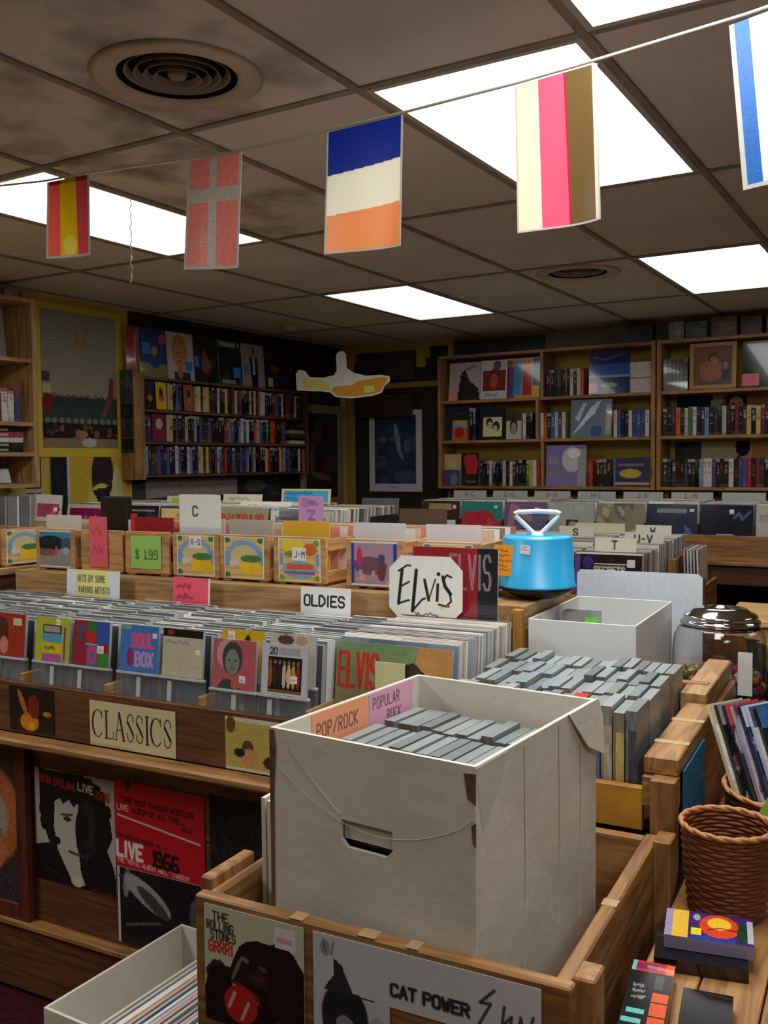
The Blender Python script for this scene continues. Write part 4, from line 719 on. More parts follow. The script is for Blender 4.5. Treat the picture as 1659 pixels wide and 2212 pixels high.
# ---- CDs in long keepers, in pairs of columns
def cd_art(k):
    i = Img(34, 30, (60, 60, 66)); a = i.asp
    if k == 0: i = Img(34, 30, (150, 36, 36)); i.ell(.3, .45, .25, .35, (60, 30, 30)).rect(.7, .1, 1, .25, (200, 180, 170)).ell(.4, .75, .15, .2, (190, 120, 110))
    elif k == 1: i = Img(34, 30, (170, 176, 50)); i.rect(.22, .16, .85, .36, (60, 60, 62)).rect(.26, .19, .8, .33, (200, 190, 190), .7).rect(.22, .38, .85, .58, (80, 150, 190)).rect(.22, .60, .85, .80, (216, 190, 40)).rect(.22, .82, .85, 1, (176, 80, 150)).rect(.92, .2, 1.0, .95, (130, 60, 130)); i.scrib(.3, .63, .75, .77, (60, 56, 30), 1, .03); i.sticker(.66, .05, .14)
    elif k == 2: i = Img(34, 30, (150, 30, 54)); i.rect(.42, 0, .75, .25, (40, 110, 60)).rect(.75, 0, 1.13, .5, (50, 80, 170)).rect(.42, .52, .78, 1, (60, 110, 170)).ell(.6, .75, .14, .2, (206, 60, 110)).ell(.6, .75, .06, .1, (60, 110, 170)).rect(.8, .7, 1.13, 1, (60, 130, 60)).rect(.1, .1, .35, .48, (90, 70, 96)).ell(.55, .36, .16, .14, (190, 40, 44)); i.rect(.38, .49, .76, .52, (190, 160, 170)); i.sticker(.78, .54, .18)
    elif k == 3: i = Img(44, 40, (60, 120, 190)); i.text('SOUL', .34, .46, .27, (226, 90, 140), .26, .40, gap=.22).text('BOX', .46, .86, .27, (196, 150, 206), .26, .44, gap=.24).ell(.3, .7, .1, .2, (150, 40, 110)).rect(0, 0, .3, .1, (120, 160, 150)); i.sticker(.92, .14, .14)
    elif k == 4: i = Img(34, 30, (196, 186, 160)); i.rect(0, 0, 1.13, .16, (26, 24, 28)).scrib(.1, .22, .95, .36, (110, 130, 150), 1, .03).scrib(.1, .5, 1, .85, (170, 150, 130), 3, .02, .4).rect(.15, .03, .3, .12, (150, 40, 40)); i.sticker(.95, .4, .13)
    elif k == 5: i = Img(48, 42, (186, 90, 100)); i.ell(.4, .3, .3, .3, (214, 190, 180), .6); face(i, .52, .42, .27, (128, 134, 124), (60, 66, 64)); i.poly([(.1, 1), (.3, .8), (.7, .85), (.75, 1)], (60, 70, 66)).ell(.62, .9, .12, .1, (196, 90, 76)); i.sticker(.72, .72, .17)
    elif k == 6:
        i = Img(54, 48, (196, 194, 200)); i.rect(.16, .26, 1.0, .95, (24, 20, 22)); i.text('20', .2, .2, .12, (30, 28, 30), .2).rect(.42, .06, .95, .2, (150, 150, 158), .7)
        for q, c in enumerate([(150, 90, 40), (60, 40, 40), (40, 36, 40), (206, 186, 170), (214, 190, 150), (206, 160, 40), (150, 40, 44)]): i.ell(.22+.115*q, .62, .05, .24, c).ell(.22+.115*q, .36, .035, .045, (150, 100, 76))
        i.rect(.16, .9, 1, .95, (130, 80, 50)); i.sticker(.72, .6, .17)
    elif k == 7: i = Img(30, 26, (216, 170, 30)); i.ell(.7, .4, .1, .3, (30, 26, 26)).ell(.5, .8, .3, .2, (190, 120, 60)); i.sticker(.14, .05, .2)
    elif k == 8: i = Img(30, 26, (196, 186, 170)); i.ell(.4, .12, .2, .1, (90, 60, 50)).ell(.8, .12, .15, .1, (190, 150, 120))
    return i.noise(4)
KPL = mat('keeper_plastic', rough=.3, attr=True, spec=.5)
KEEP = [slab_mesh(Img(3, 3, c).noise(5), .138, .252, .0195, e, KPL, name='compact_disc') for c, e in (((96, 98, 102), (160, 162, 162)), ((110, 110, 112), (226, 226, 224)), ((84, 86, 90), (146, 150, 150)), ((120, 120, 118), (200, 202, 198)), ((90, 92, 98), (176, 178, 180)), ((90, 92, 98), (166, 166, 160)))]
FRAME_V = None
def keeper_parts(root, art, z0=.0):
    """the front CD of a column: case with cover in the upper half of a clear keeper frame"""
    w, h, t_ = .142, .265, .014
    case = mesh_obj('jewel_case', slab_mesh(art, .128, .120, .009, (150, 152, 156), GLOSS, name='jewel_case'), root, (0, .003, .138))
    box('hinge_strip', -.0715, -.0645, .0, .012, .136-.138, .262-.138, CLEAR, case, 0)
    bm = bmesh.new()
    for x0, x1, y0, y1, za, zb in ((-w/2, w/2, .0, .0015, 0, .134),): 
        vs = [bm.verts.new(p) for p in ((x0, y0, za), (x1, y0, za), (x1, y0, zb), (x0, y0, zb), (x0, t_, za), (x1, t_, za), (x1, t_, zb), (x0, t_, zb))]
        for f in ((0, 1, 2, 3), (5, 4, 7, 6), (4, 0, 3, 7), (1, 5, 6, 2), (3, 2, 6, 7), (4, 5, 1, 0)): bm.faces.new([vs[k] for k in f])
    me = bpy.data.meshes.new('keeper_frame'); bm.to_mesh(me); bm.free(); me.materials.append(CLEAR); kf = mesh_obj('keeper_frame', me, root)
    box('keeper_lip', -w/2, w/2, -.002, .013, .130, .137, mat('lip_plastic', (176, 180, 186), .15), kf, .001)
    box('security_strip', -.045+.04*(z0 % 2), -.032+.04*(z0 % 2), .004, .006, .03, .125, mat('strip_white', (206, 206, 200), .6), kf, 0)
COLS = [(-1.43, None), (-1.286, None), (-1.124, None), (-.985, 0), (-.815, 1), (-.672, 2), (-.505, 3), (-.362, 4), (-.196, 5), (-.0505, 6)]
CDN = ['a dark red portrait', 'lime and purple block lettering', 'red, green and blue blocks', 'blue with pink letters', 'a plain cream cover', 'a pink and grey portrait', 'a row of standing people']
rr = random.Random(3)
for ci, (u, art) in enumerate(COLS):
    v = .035
    if art is not None:
        p = thing('compact_disc', f"compact disc with {CDN[art]} fronting its column in a clear keeper", 'compact disc', fr(u, v-(.004 if art < 5 else .011), .824 if art < 5 else .812), PH, 'compact discs fronting their columns'); p.rotation_euler = (-.10, 0, PH); keeper_parts(p, cd_art(art), art)
        v += .028
        if art in (5, 6):
            p = thing('compact_disc', ('yellow' if art == 5 else 'pale') + ' fronted compact disc peeking out just behind its column front', 'compact disc', fr(u-.001, v-.002, .83), PH, 'compact discs fronting their columns'); p.rotation_euler = (-.10, 0, PH); keeper_parts(p, cd_art(art+2), art); v += .026
    k = 0
    while v < .485:
        o = mesh_obj('compact_disc', rr.choice(KEEP), None, fr(u+rr.uniform(-.001, .001), v, .812+rr.uniform(-.005, .005)), (-.09, 0, PH)); v += .0205; k += 1
        tag(o, f"clear cased compact disc, {nth(k-1)} filed back in the {nth(ci)} column of the long bin", 'compact disc', f"discs filed in CD column {ci+1}")
# section cards among the CDs
def rc(i, a): i.rect(0, 0, a, 1, (214, 214, 220)).rect(a*.19, .0, a*.79, .9, (222, 214, 140)).text('HITS BY SOME', a*.215, .24, .13, (70, 66, 50), .13, .30).text('VARIOUS ARTISTS', a*.235, .46, .12, (70, 66, 50), .13, .27)
card('section_card', fr(-1.125, .515, .982), PH, .235, .165, '', 'white card with yellow note among the CDs at left', sub=rc, res=(90, 60), cat='section card', lean=-.06)
def rp(i, a): i.rect(0, 0, a*.95, 1, (236, 92, 112)).scrib(a*.1, .08, a*.6, .42, (150, 40, 70), 2, .03)
card('section_card', fr(-.72, .525, .965), PH, .145, .175, '', 'bright pink section card standing among the CDs', sub=rp, res=(50, 50), cat='section card', lean=-.06)
card('section_card', fr(-.228, .525, .965), PH, .168, .17, 'OLDIES', 'white section card reading OLDIES', (226, 226, 226), th=.175, res=(96, 90), ty=.32, cat='section card', wt=.19, lean=-.06)
# ---- the record bin beside the CDs
i = Img(110, 110, (150, 146, 96)); a = 1
for k in range(40): i.rect(0, k/40, 1, (k+1)/40, (120+k*1.6 if k < 22 else 160-(k-22)*2.2, 150-k*.9 if k < 22 else 130-(k-22)*3.2, 104-k*.6 if k < 22 else 90-(k-22)*2))
i.poly([(.72, 0), (1, 0), (1, .6), (.66, .4)], (196, 140, 80)).poly([(.50, .30), (.56, .16), (.68, .12), (.80, .22), (.86, .36), (.84, .5), (.74, .46), (.70, .30)], (40, 34, 30)).poly([(.48, .34), (.55, .20), (.68, .30), (.72, .44), (.66, .6), (.52, .62), (.45, .52), (.5, .46), (.44, .42)], (186, 112, 76))
i.text('ELVIS', .03, .35, .26, (206, 54, 38), .12, .22, 0, 0, .09).blotch(14, [(220, 200, 160), (120, 60, 30), (90, 50, 30)], .01, .05, .25, (0, .55, .6, 1)).noise(5)
lp(i, 'green and orange portrait record sleeve with tall red letters fronting the record bin', fr(.183, .125, .7615), PH, -.12, w=.306, h=.306, t=.004)
lp_stack(lambda s: (fr(.1878, .145+s, .7615), PH), 36, 'record sleeve from the front, edge on, behind the red lettered portrait sleeve', 'records filed behind the portrait sleeve', 0, .0098, lean=-.1)
i = Img(116, 95, (224, 222, 216)); a = i.asp; ink = (30, 34, 36)
for p, w in (([(.22, .22), (.16, .74)], .05), ([(.16, .24), (.30, .15), (.36, .15)], .028), ([(.19, .48), (.34, .40)], .028), ([(.16, .74), (.34, .68)], .03), ([(.46, .22), (.40, .84)], .055), ([(.40, .84), (.56, .66), (.61, .64)], .03), ([(.60, .36), (.67, .66)], .045), ([(.67, .66), (.78, .34)], .022), ([(.82, .42), (.81, .66)], .045), ([(1.04, .30), (.97, .27), (.90, .35), (.93, .45), (1.02, .56), (1.04, .66), (.96, .74), (.84, .72)], .03), ([(.90, .30), (.94, .44), (1.03, .55)], .05)): i.line(p, w, ink)
i.ell(.83, .26, .03, .03, ink).ell(.89, .77, .025, .025, (214, 200, 40)).ell(.99, .74, .03, .02, (206, 40, 44)).scrib(.45, .84, .95, .93, (70, 70, 74), 1, .02).noise(2)
t = thing('lettered_sign', 'white eight sided card hand lettered in black above the record bin', 'sign', fr(.101, .512, 1.062), PH); t.rotation_euler = (-.03, 0, PH)
def octo(name, w, h, c, img):
    me = slab_mesh(img, w, h, .0025, (206, 204, 198), PAPER, name=name); bm = bmesh.new(); bm.from_mesh(me)
    for sx in (-1, 1):
        for zc, nz in ((h, 1), (0, -1)):
            n = Vector((sx, 0, nz)).normalized(); p = Vector((sx*(w/2-c), 0, zc)); bmesh.ops.bisect_plane(bm, geom=bm.verts[:]+bm.edges[:]+bm.faces[:], plane_co=p, plane_no=n, clear_outer=True)
    bm.to_mesh(me); bm.free(); return me
mesh_obj('card_face', octo('card_face', .220, .180, .036, i), t)
i = Img(64, 90, (150, 34, 46)); a = i.asp; i = Img(100, 96, (150, 34, 46), .25/.24); a = i.asp; i.rect(a*.77, 0, a, 1, (30, 32, 38)).text('ELVIS', .47, .46, .38, (216, 206, 208), .06, .20, 0, 0, .10).text('ELVIS', .47, .46, .38, (90, 34, 44), .022, .20, 0, 0, .10).noise(3)
lp(i, 'red and black record sleeve with outlined letters behind the eight sided sign', fr(.177, .535, 1.025), PH, -.03, w=.25, h=.24)
tag(slab('section_card', Img(12, 20, (218, 214, 160)).noise(2), .075, .285, .0015, fr(.222, .058, .7622), PH, None, (214, 208, 160), PAPER, -.03, tilt=0), 'pale yellow card sticking up in front of the red lettered portrait sleeve', 'section card', 'divider cards')
# ---- crates of singles
def crate_label(kind):
    i = Img(46, 46, (206, 176, 120))
    for k in range(6): i.rect(0, .1+k*.16, 1, .14+k*.16, (186, 146, 90), .7)
    if kind in ('fruit', 'fruit2'):
        i.ell(.5, .42, .42, .34, (120, 160, 196)).ell(.5, .46, .33, .26, (206, 180, 130)).rect(.03, .35, .12, .72, (110, 150, 190)).rect(.88, .35, .97, .72, (110, 150, 190))
        i.ell(.55, .72, .17, .17, (226, 186, 40)).ell(.78, .74, .17, .17, (220, 176, 36)).ell(.68, .52, .26, .09, (70, 120, 60)).ell(.25, .62, .12, .08, (206, 196, 180))
        for x, y in ((.08, .08), (.92, .08), (.08, .92)): i.ell(x, y, .07, .07, (50, 120, 90))
    if kind == 'flip':
        i.ell(.25, .16, .16, .15, (220, 196, 50)).ell(.48, .18, .14, .14, (220, 196, 50)).ell(.38, .36, .24, .08, (130, 136, 60)).ell(.75, .25, .16, .14, (206, 90, 50)).ell(.5, .72, .4, .2, (120, 160, 196)).rect(.2, .58, .82, .72, (206, 90, 60)).rect(.16, .76, .86, .82, (140, 90, 130)).rect(.02, .35, .1, .6, (110, 150, 190)).rect(.9, .35, .98, .6, (110, 150, 190))
        for x, y in ((.9, .1), (.08, .92), (.92, .92)): i.ell(x, y, .07, .07, (110, 150, 60))
    if kind == 'hill': i = Img(46, 46, (70, 130, 160)); i.rect(0, .45, 1, 1, (140, 132, 128)).ell(.35, .35, .45, .2, (30, 40, 36)).ell(.9, .35, .2, .16, (60, 84, 90)).ell(.25, .6, .3, .1, (130, 80, 76)).ell(.55, .55, .05, .12, (176, 90, 90)).ell(.85, .55, .1, .1, (150, 170, 176))
    if kind == 'rider': i = Img(50, 46, (160, 130, 150)); i.ell(.45, .55, .4, .2, (110, 76, 90)).ell(.2, .35, .07, .2, (190, 50, 90)).ell(.72, .38, .08, .1, (60, 70, 120)).ell(.72, .22, .05, .06, (190, 120, 100)).ell(.72, .66, .1, .22, (110, 60, 56)).blotch(12, [(206, 170, 150), (190, 150, 130)], .03, .07, .7, (0, .7, 1, 1)).rect(0, 0, .07, 1, (40, 60, 170)).rect(i.asp-.08, 0, i.asp, 1, (40, 60, 170))
    if kind not in ('rider', 'hill'): i.rect(0, 0, 1, .025, (222, 214, 196)).rect(0, .975, 1, 1, (222, 214, 196)).rect(0, 0, .025, 1, (222, 214, 196)).rect(.975, 0, 1, 1, (222, 214, 196))
    else: i.rect(0, 0, i.asp, .04, (200, 206, 214)).rect(0, .96, i.asp, 1, (200, 206, 214))
    return i.noise(4)
CW, CH, CDp = .190, .148, .40
def crate(u, v, z, label, lk=None, tab=None, loc=None, rz=PH, s=1.0):
    t = thing('record_crate', label, 'crate', loc or fr(u, v, z), rz, 'slatted crates of singles')
    box('front_panel', -CW/2, CW/2, 0, .014, .006, CH, crate_wood('x'), t); box('back_panel', -CW/2, CW/2, CDp-.014, CDp, .006, CH, crate_wood('x'), t)
    for sx in (-1, 1):
        for z0, z1 in ((.008, .045), (.105, .142)): box('side_slat', sx*CW/2-(.008 if sx > 0 else 0), sx*CW/2+(.008 if sx < 0 else 0), .014, CDp-.014, z0, z1, crate_wood('y'), t)
    for x in (-.063, .0, .063): box('floor_slat', x-.026, x+.026, .014, CDp-.014, .006, .014, crate_wood('y'), t)
    for x in (-.07, .07): box('foot', x-.016, x+.016, .004, CDp-.004, 0, .006, crate_wood('y'), t)
    if lk:
        lw = .152; lb = slab('paper_label', crate_label(lk), lw, .132, .0008, (0, -.0009, .010), 0, t, (220, 212, 196), PAPER)
        if tab: slab('letter_tab', Img(30, 24, (224, 222, 218)).text(tab, .2, .74, .46, (50, 50, 54), .13, .5), .05, .04, .0006, (.0, -.0008, .09 if lk == 'fruit' else .065), 0, lb, (220, 220, 220), PAPER)
    return t
CR = [(-1.408, 'hill', None, 'slatted crate of singles with a hillside photo label'), (-1.188, None, None, 'slatted crate of singles with a pink paper strip'), (-.985, None, None, 'slatted crate of singles with a lime green note'), (-.778, 'fruit', 'R-S', 'slatted crate of singles with a fruit label tabbed R-S'),
      (-.585, 'fruit', None, 'slatted crate of singles with an untabbed fruit label'), (-.378, 'flip', 'J-M', 'slatted crate of singles with an upside down label tabbed J-M'), (-.118, 'rider', None, 'slatted crate of singles with a purple and blue label'), (.118, 'fruit', None, 'slatted crate of singles half hidden by the eight sided sign')]
SING = [slab_mesh(Img(3, 3, c).noise(6), .170, .158, .003, c, PAPER, name='single_sleeve') for c in ((214, 206, 194), (190, 180, 160), (214, 200, 150), (206, 180, 150), (220, 216, 210), (150, 120, 96), (196, 130, 110))]
FRONTS = [(206, 200, 190), (196, 190, 180), (150, 34, 40), (206, 204, 206), (176, 168, 160), (216, 170, 56), (206, 204, 206), (214, 208, 212)]
TOPZ = [.10, .10, .118, .126, .122, .136, .128, .134]
rr = random.Random(11)
for k, (u, lk, tab, lb) in enumerate(CR):
    crate(u, .63, 1.125, lb, lk, tab)
    n = 7 if k else 3
    for q in range(n):
        v = .668+q*.045+rr.uniform(-.006, .006); me = rr.choice(SING)
        if k == 1 and q in (0, 1): continue
        if k == 3 and q == 0: v = .672
        if k == 6 and q == 6: continue
        if q == 0: me = slab_mesh(Img(8, 8, FRONTS[k]).noise(1.2), .170, .178, .003, FRONTS[k], PAPER, name='single_sleeve')
        zz = 1.1405+(TOPZ[k]-.1)*.55 if q == 0 else 1.1405
        o = mesh_obj('single_sleeve', me, None, fr(u+rr.uniform(-.0008, .0008), v, 1.1412), (-.10 if q else -.03, 0, PH))
        tag(o, ('front' if q == 0 else nth(q)+' filed')+f" paper sleeve single in the {nth(k)} slatted crate from the left", 'record', f"singles in crate {k+1}")
note(fr(-1.195, .624, 1.145), PH, .082, .175, (224, 96, 108), 'pink paper strip draped over the second slatted crate', 2, (160, 60, 84))
note(fr(-.985, .626, 1.148), PH, .132, .112, (152, 196, 96), 'lime green price note stuck on the third slatted crate', 0, (70, 96, 60), txt=(('$ 1.99', .16, .70, .26),))
card('divider_card', fr(-.778, .655, 1.141), PH, .168, .255, 'C', 'white divider card lettered C in the R-S crate', (206, 206, 214), th=.12, res=(44, 60), ty=.27, x=.22, sub=lambda i, a: i.rect(0, 0, a, .42, (224, 224, 214)))
t = thing('black_box', 'tall black box standing in the pink strip crate', 'box', fr(-1.195, .70, 1.1415), PH); box('carton', -.062, .062, 0, .03, 0, .245, BLACK, t, .004); box('page_block', .063, .078, .004, .028, 0, .165, mat('page_white', (210, 206, 206), .8), t, .001); box('red_cover', .0785, .083, .0, .03, 0, .185, mat('cover_red', (170, 40, 50), .5), t, .001)
i = Img(30, 10, (86, 66, 54)); [i.ell(.3+q*.6, .5, .12, .15, (206, 190, 170)) for q in range(5)]
tag(slab('fabric_sleeve', i, .168, .205, .006, fr(-.118, .955, 1.1425), PH, None, (80, 60, 50), PAPER, -.06), 'brown dotted sleeve standing behind the purple labelled crate', 'record')
# ================================================================== blue record carrier on stacked boards
BLUE = mat('blue_plastic', (40, 158, 210), .35); WHT = mat('white_plastic', (226, 230, 232), .3)
bx = Vector(fr(.333, .775, 0)); b0 = Vector(fr(.294, .79, 0))
t = thing('stacked_boards', 'short stack of sawn boards under the blue record carrier', 'boards', (b0.x, b0.y, .8012), PH)
z = 0
for k, (w, d, h, m) in enumerate(((.128, .36, .085, oak('y')), (.122, .35, .070, pine('y')), (.130, .36, .085, oak('y')), (.124, .34, .070, pine('y')))): box('sawn_board', -w/2, w/2, -d/2-.02*(k % 2), d/2, z, z+h-.002, m, t); z += h
box('upright_board', .035, .062, -.212, -.186, .0, .30, wood('ochre_batten', (190, 140, 60), (150, 100, 40), 'z'), t)
t = thing('record_carrier', 'round blue plastic record carrier with white handle and black base', 'record carrier', (bx.x, bx.y, 1.1125)); t.scale = (.94, .94, .94)
lathe('base', [(.0005, 0), (.06, 0), (.082, .008), (.108, .022), (.113, .032), (.0005, .033)], BLACK, t, 48)
lathe('cover', [(.112, .032), (.1165, .034), (.1165, .038), (.112, .041), (.104, .178), (.101, .184), (.0005, .187)], BLUE, t, 56)
s = Vector((math.cos(math.radians(21)), math.sin(math.radians(21)), 0))
def hp(pts): return [(p*s.x, p*s.y, q) for p, q in pts]
v, f = [], []
tri = [(0, .190), (.012, .192), (.045, .225), (.066, .245), (.067, .252), (.058, .256), (.0, .259), (-.058, .256), (-.067, .252), (-.066, .245), (-.045, .225), (-.012, .192)]
hd_ = tube('handle', hp(tri), .0075, WHT, t, 10, True); lathe('handle_foot', [(.02, .186), (.018, .192), (.0005, .194)], WHT, hd_, 20)
ang = math.radians(-128)
def onside(a, z, r): return (math.cos(a)*r, math.sin(a)*r, z)
a0 = math.radians(-88); slab('price_sticker', Img(16, 14, (226, 214, 224)).rect(.1, .4, .9, .6, (216, 150, 176)).rect(.2, .15, .7, .25, (150, 150, 170)), .031, .026, .0006, onside(a0, .138, .1085), a0+math.pi/2, t, (220, 220, 220), PAPER, tilt=.12)
a0 = math.radians(-122); o = slab('orange_note', Img(26, 32, (240, 150, 40)).scrib(.1, .1, .7, .9, (110, 70, 30), 5, .03), .062, .092, .0008, onside(a0, .070, .1235), math.radians(12), t, (230, 140, 40), PAPER, tilt=.03)
# ================================================================== cassettes in keepers: bin block behind the ochre board
CASP = mat('cassette_plastic', rough=.38, attr=True, spec=.4)
CASM = [slab_mesh(Img(4, 10, c).rect(.08, .22, .36, .92, c2, .85).noise(8), .0215, hh, .112, e, CASP, name='cassette_case') for c, c2, e, hh in (
   ((116, 118, 118), (96, 90, 90), (134, 140, 140), .195), ((100, 104, 106), (60, 60, 66), (116, 122, 122), .193), ((124, 120, 112), (176, 160, 140), (150, 154, 152), .195), ((92, 94, 98), (130, 70, 70), (106, 112, 114), .196), ((106, 108, 108), (40, 40, 44), (142, 148, 148), .194), ((120, 108, 96), (150, 110, 80), (126, 130, 130), .195), ((96, 104, 112), (84, 110, 150), (132, 138, 140), .195), ((120, 112, 90), (190, 170, 90), (140, 144, 142), .194))]
REDC = slab_mesh(Img(4, 8, (214, 60, 50)).noise(6), .03, .197, .112, (222, 76, 62), GLOSS, name='cassette_case')
rr = random.Random(5)
for row in range(4):
    u = .362+.006*(row % 2); k = 0
    while u < .765:
        me = REDC if (row == 0 and 11 == k) else rr.choice(CASM); w = .031 if me is REDC else .0232
        o = mesh_obj('cassette_case', me, None, fr(u+w/2, .03+row*.128+rr.uniform(-.004, .004), .8022+rr.uniform(0, .016)), (0, rr.uniform(-.004, .004), PH+rr.uniform(-.004, .004)))
        tag(o, 'bright red cased cassette standing out in the front cassette row' if me is REDC else f"clear cased cassette, {nth(k)} from left in {['front', 'second', 'third', 'rear'][row]} row of the counter bin", 'cassette', None if me is REDC else f"cassettes in bin row {row+1}")
        u += w+.0012; k += 1
# ================================================================== white boxes
def open_box(name, label, loc, rz, w, d, h, m, th=.006, hole=None, flare=0.0):
    t = thing(name, label, 'box', loc, rz)
    def wall(nm, x0, x1, y0, y1): return box(nm, x0, x1, y0, y1, .003, h, m, t, .001)
    if hole:
        hx, z0, z1, c = hole; ox = [(-w/2, 0), (w/2, 0), (w/2, h), (-w/2, h)]
        hp_ = [(-hx+c, z0), (hx-c, z0), (hx, z0+c), (hx, z1), (-hx, z1), (-hx, z0+c)]
        v2 = ox+hp_; tris = [(0, 1, 5, 4), (1, 6, 5), (1, 2, 7, 6), (2, 3, 8, 7), (3, 0, 9, 8), (0, 4, 9)]; n = len(v2)
        v = [(x, -d/2, z) for x, z in v2]+[(x, -d/2+th, z) for x, z in v2]
        f = list(tris)+[tuple(k+n for k in q[::-1]) for q in tris]
        for L in ([0, 1, 2, 3], [9, 8, 7, 6, 5, 4]):
            for a, b in zip(L, L[1:]+L[:1]): f.append((b, a, a+n, b+n))
        finish('front_wall', v, f, m, t)
    else: wall('front_wall', -w/2, w/2, -d/2, -d/2+th)
    wall('back_wall', -w/2, w/2, d/2-th, d/2); wall('side_wall', -w/2, -w/2+th, -d/2+th, d/2-th); wall('side_wall', w/2-th, w/2, -d/2+th, d/2-th)
    box('bottom', -w/2+th, w/2-th, -d/2+th, d/2-th, 0, .005, m, t, 0)
    return t
BX = (.538, -.355); BROT = PH+math.radians(-6.5)
BZ, BH = .6035, .468
t = open_box('cassette_box', 'battered white cardboard box of cassettes with a handle hole in front', fr(BX[0], BX[1], BZ), BROT, .378, .452, BH, BOXW, .007, (.048, .303, .345, .012))
box('handle_flap', -.046, .046, -.2186, -.2166, .314, .352, BOXW, t, 0); box('hole_shade_sheet', -.1, .1, -.2115, -.2095, .20, .318, BLACK, t, 0)  # black sheet stands in for the shade inside the handle hole
BRN = mat('torn_brown_card', (124, 88, 54), .9, var=((90, 60, 36), 40, 5, (1, 1, 1)))
hw, hd = .189, .226
# worn corners, folded right-hand flap, tape and creases
def patch(name, pts, m, off=(0, -1, 0), th=.0012):
    n = len(pts); o = Vector(off)*th; v = [Vector(p)+o for p in pts]+[Vector(p) for p in pts]
    f = [tuple(range(n)), tuple(range(2*n-1, n-1, -1))]+[(k, (k+1) % n, (k+1) % n+n, k+n) for k in range(n)]
    return finish(name, [tuple(p) for p in v], f, m, t)
patch('worn_corner', [(-hw-.001, -hd, BH-.004), (-hw+.008, -hd, BH-.002), (-hw+.012, -hd, BH-.03), (-hw+.007, -hd, BH-.10), (-hw+.005, -hd, .16), (-hw-.001, -hd, .16)], BRN)
patch('worn_corner', [(hw-.018, -hd, BH-.012), (hw+.001, -hd, BH-.01), (hw+.001, -hd, BH-.055), (hw-.012, -hd, BH-.048)], BRN)
patch('worn_corner', [(hw-.006, -hd, BH-.085), (hw+.001, -hd, BH-.08), (hw+.001, -hd, BH-.115), (hw-.004, -hd, BH-.11)], BRN)
patch('folded_flap', [(hw, hd-.13, BH+.001), (hw, hd+.002, BH+.001), (hw+.004, hd+.014, BH-.03), (hw+.010, hd+.008, BH-.10), (hw+.007, hd-.06, BH-.07)], BOXW, (1, 0, 0), .003)
TAPEM = mat('glossy_packing_tape', (206, 202, 194), .22, coat=.3)
patch('packing_tape', [(hw, -hd, BH-.003), (hw, -hd+.10, BH-.003), (hw, -hd+.07, BH-.05), (hw, -hd+.02, BH-.10)], TAPEM, (1, 0, 0), .0006)
CRE = mat('card_crease', (206, 198, 184), .8)
cv = [(-.189+.378*q/14, -hd-.0008, BH-.045-.075*math.sin(q/14*math.pi)**.8-.03*q/14) for q in range(15)]
tube('crease', cv, .0004, CRE, t, 4)
for yy, z0 in ((-.07, .1), (.06, .12), (.15, .1)): tube('side_crease', [(hw+.0003, yy, z0), (hw+.0005, yy+.002, BH*.6), (hw+.0003, yy-.001, BH-.01)], .0006, mat('dirty_crease', (168, 158, 136), .9), t, 4)
tube('crease', [(-.15, -hd-.0006, BH-.03), (-.10, -hd-.0006, BH-.075), (-.05, -hd-.0006, BH-.115)], .0006, CRE, t, 4)
# cassettes inside, standing in three ranks along the depth
def inbox(x, y, z): c, s_ = math.cos(BROT), math.sin(BROT); p = fr(BX[0], BX[1], 0); return (p[0]+x*c-y*s_, p[1]+x*s_+y*c, BZ+z)
for row in range(3):
    x = -.170+rr.uniform(0, .004); n = 0
    while x < .146:
        o = mesh_obj('cassette_case', rr.choice(CASM), None, inbox(x+.0115, -.205+row*.139+rr.uniform(0, .012), .211+rr.uniform(0, .008)), (0, rr.uniform(-.006, .006), BROT+rr.uniform(-.008, .008)))
        tag(o, f"clear cased cassette, {nth(n)} from left in {['front', 'middle', 'rear'][row]} rank of the battered box", 'cassette', f"cassettes in white box rank {row+1}"); n += 1; x += .0252
o = tag(box('cassette_riser', 0, .355, 0, .40, 0, .203, mat('brown_packing_card', (130, 100, 66), .8)), 'brown card riser under the cassettes in the battered box', 'card');  o.location = inbox(0, .008, .1075); o.rotation_euler = (0, 0, BROT)
for (y0, w, c, tx, lb) in ((-.045, .165, (240, 160, 120), (('POP/ROCK', .08, .50, .27),), 'orange card lettered POP/ROCK inside the battered box'), (.118, .15, (226, 166, 190), (('POPULAR', .08, .36, .23), ('ROCK', .4, .70, .22)), 'pink card lettered POPULAR ROCK inside the battered box')):
    i = Img(70, 40, c, w/.088)
    for s_, x, y, h in tx: i.text(s_, x*i.asp, y, h, (84, 54, 60), .11, .42)
    p = inbox(-hw+.0085, y0, .378); tag(slab('section_card', i, w, .088, .0008, p, BROT+R90, None, c, PAPER), lb, 'section card', 'divider cards')
# second white box with its tall divider card
t = open_box('record_box', 'clean white cardboard box behind the counter cassettes', fr(.5125, .822, .8012), PH, .285, .47, .278, BOXW2, .004)
slab('pencil_mark', Img(20, 8, (216, 216, 216)).text('70S', .5, .75, .5, (110, 110, 112), .12), .05, .02, .0004, (-.1383, -.15, .255), R90, t, (216, 216, 216), PAPER)
i = Img(60, 20, (206, 212, 220)).noise(2); tag(mesh_obj('divider_card', octo('divider_card', .395, .342, .012, i), None, fr(.518, 1.22, .8015), (0, 0, PH)), 'large plain pale divider card standing behind the clean white box', 'divider card')
for k in range(3): tag(slab('cassette_case', Img(6, 8, (150, 146, 144)).rect(.5, .1, .7, .3, (110, 220, 60)).noise(5), .1, .115, .016, fr(.445, .80+k*.02, .955), PH, None, (160, 160, 160), GLOSS, -.1), f"green stickered cassette in the clean white box, {nth(k)} from front", 'cassette', 'cassettes in the clean white box')
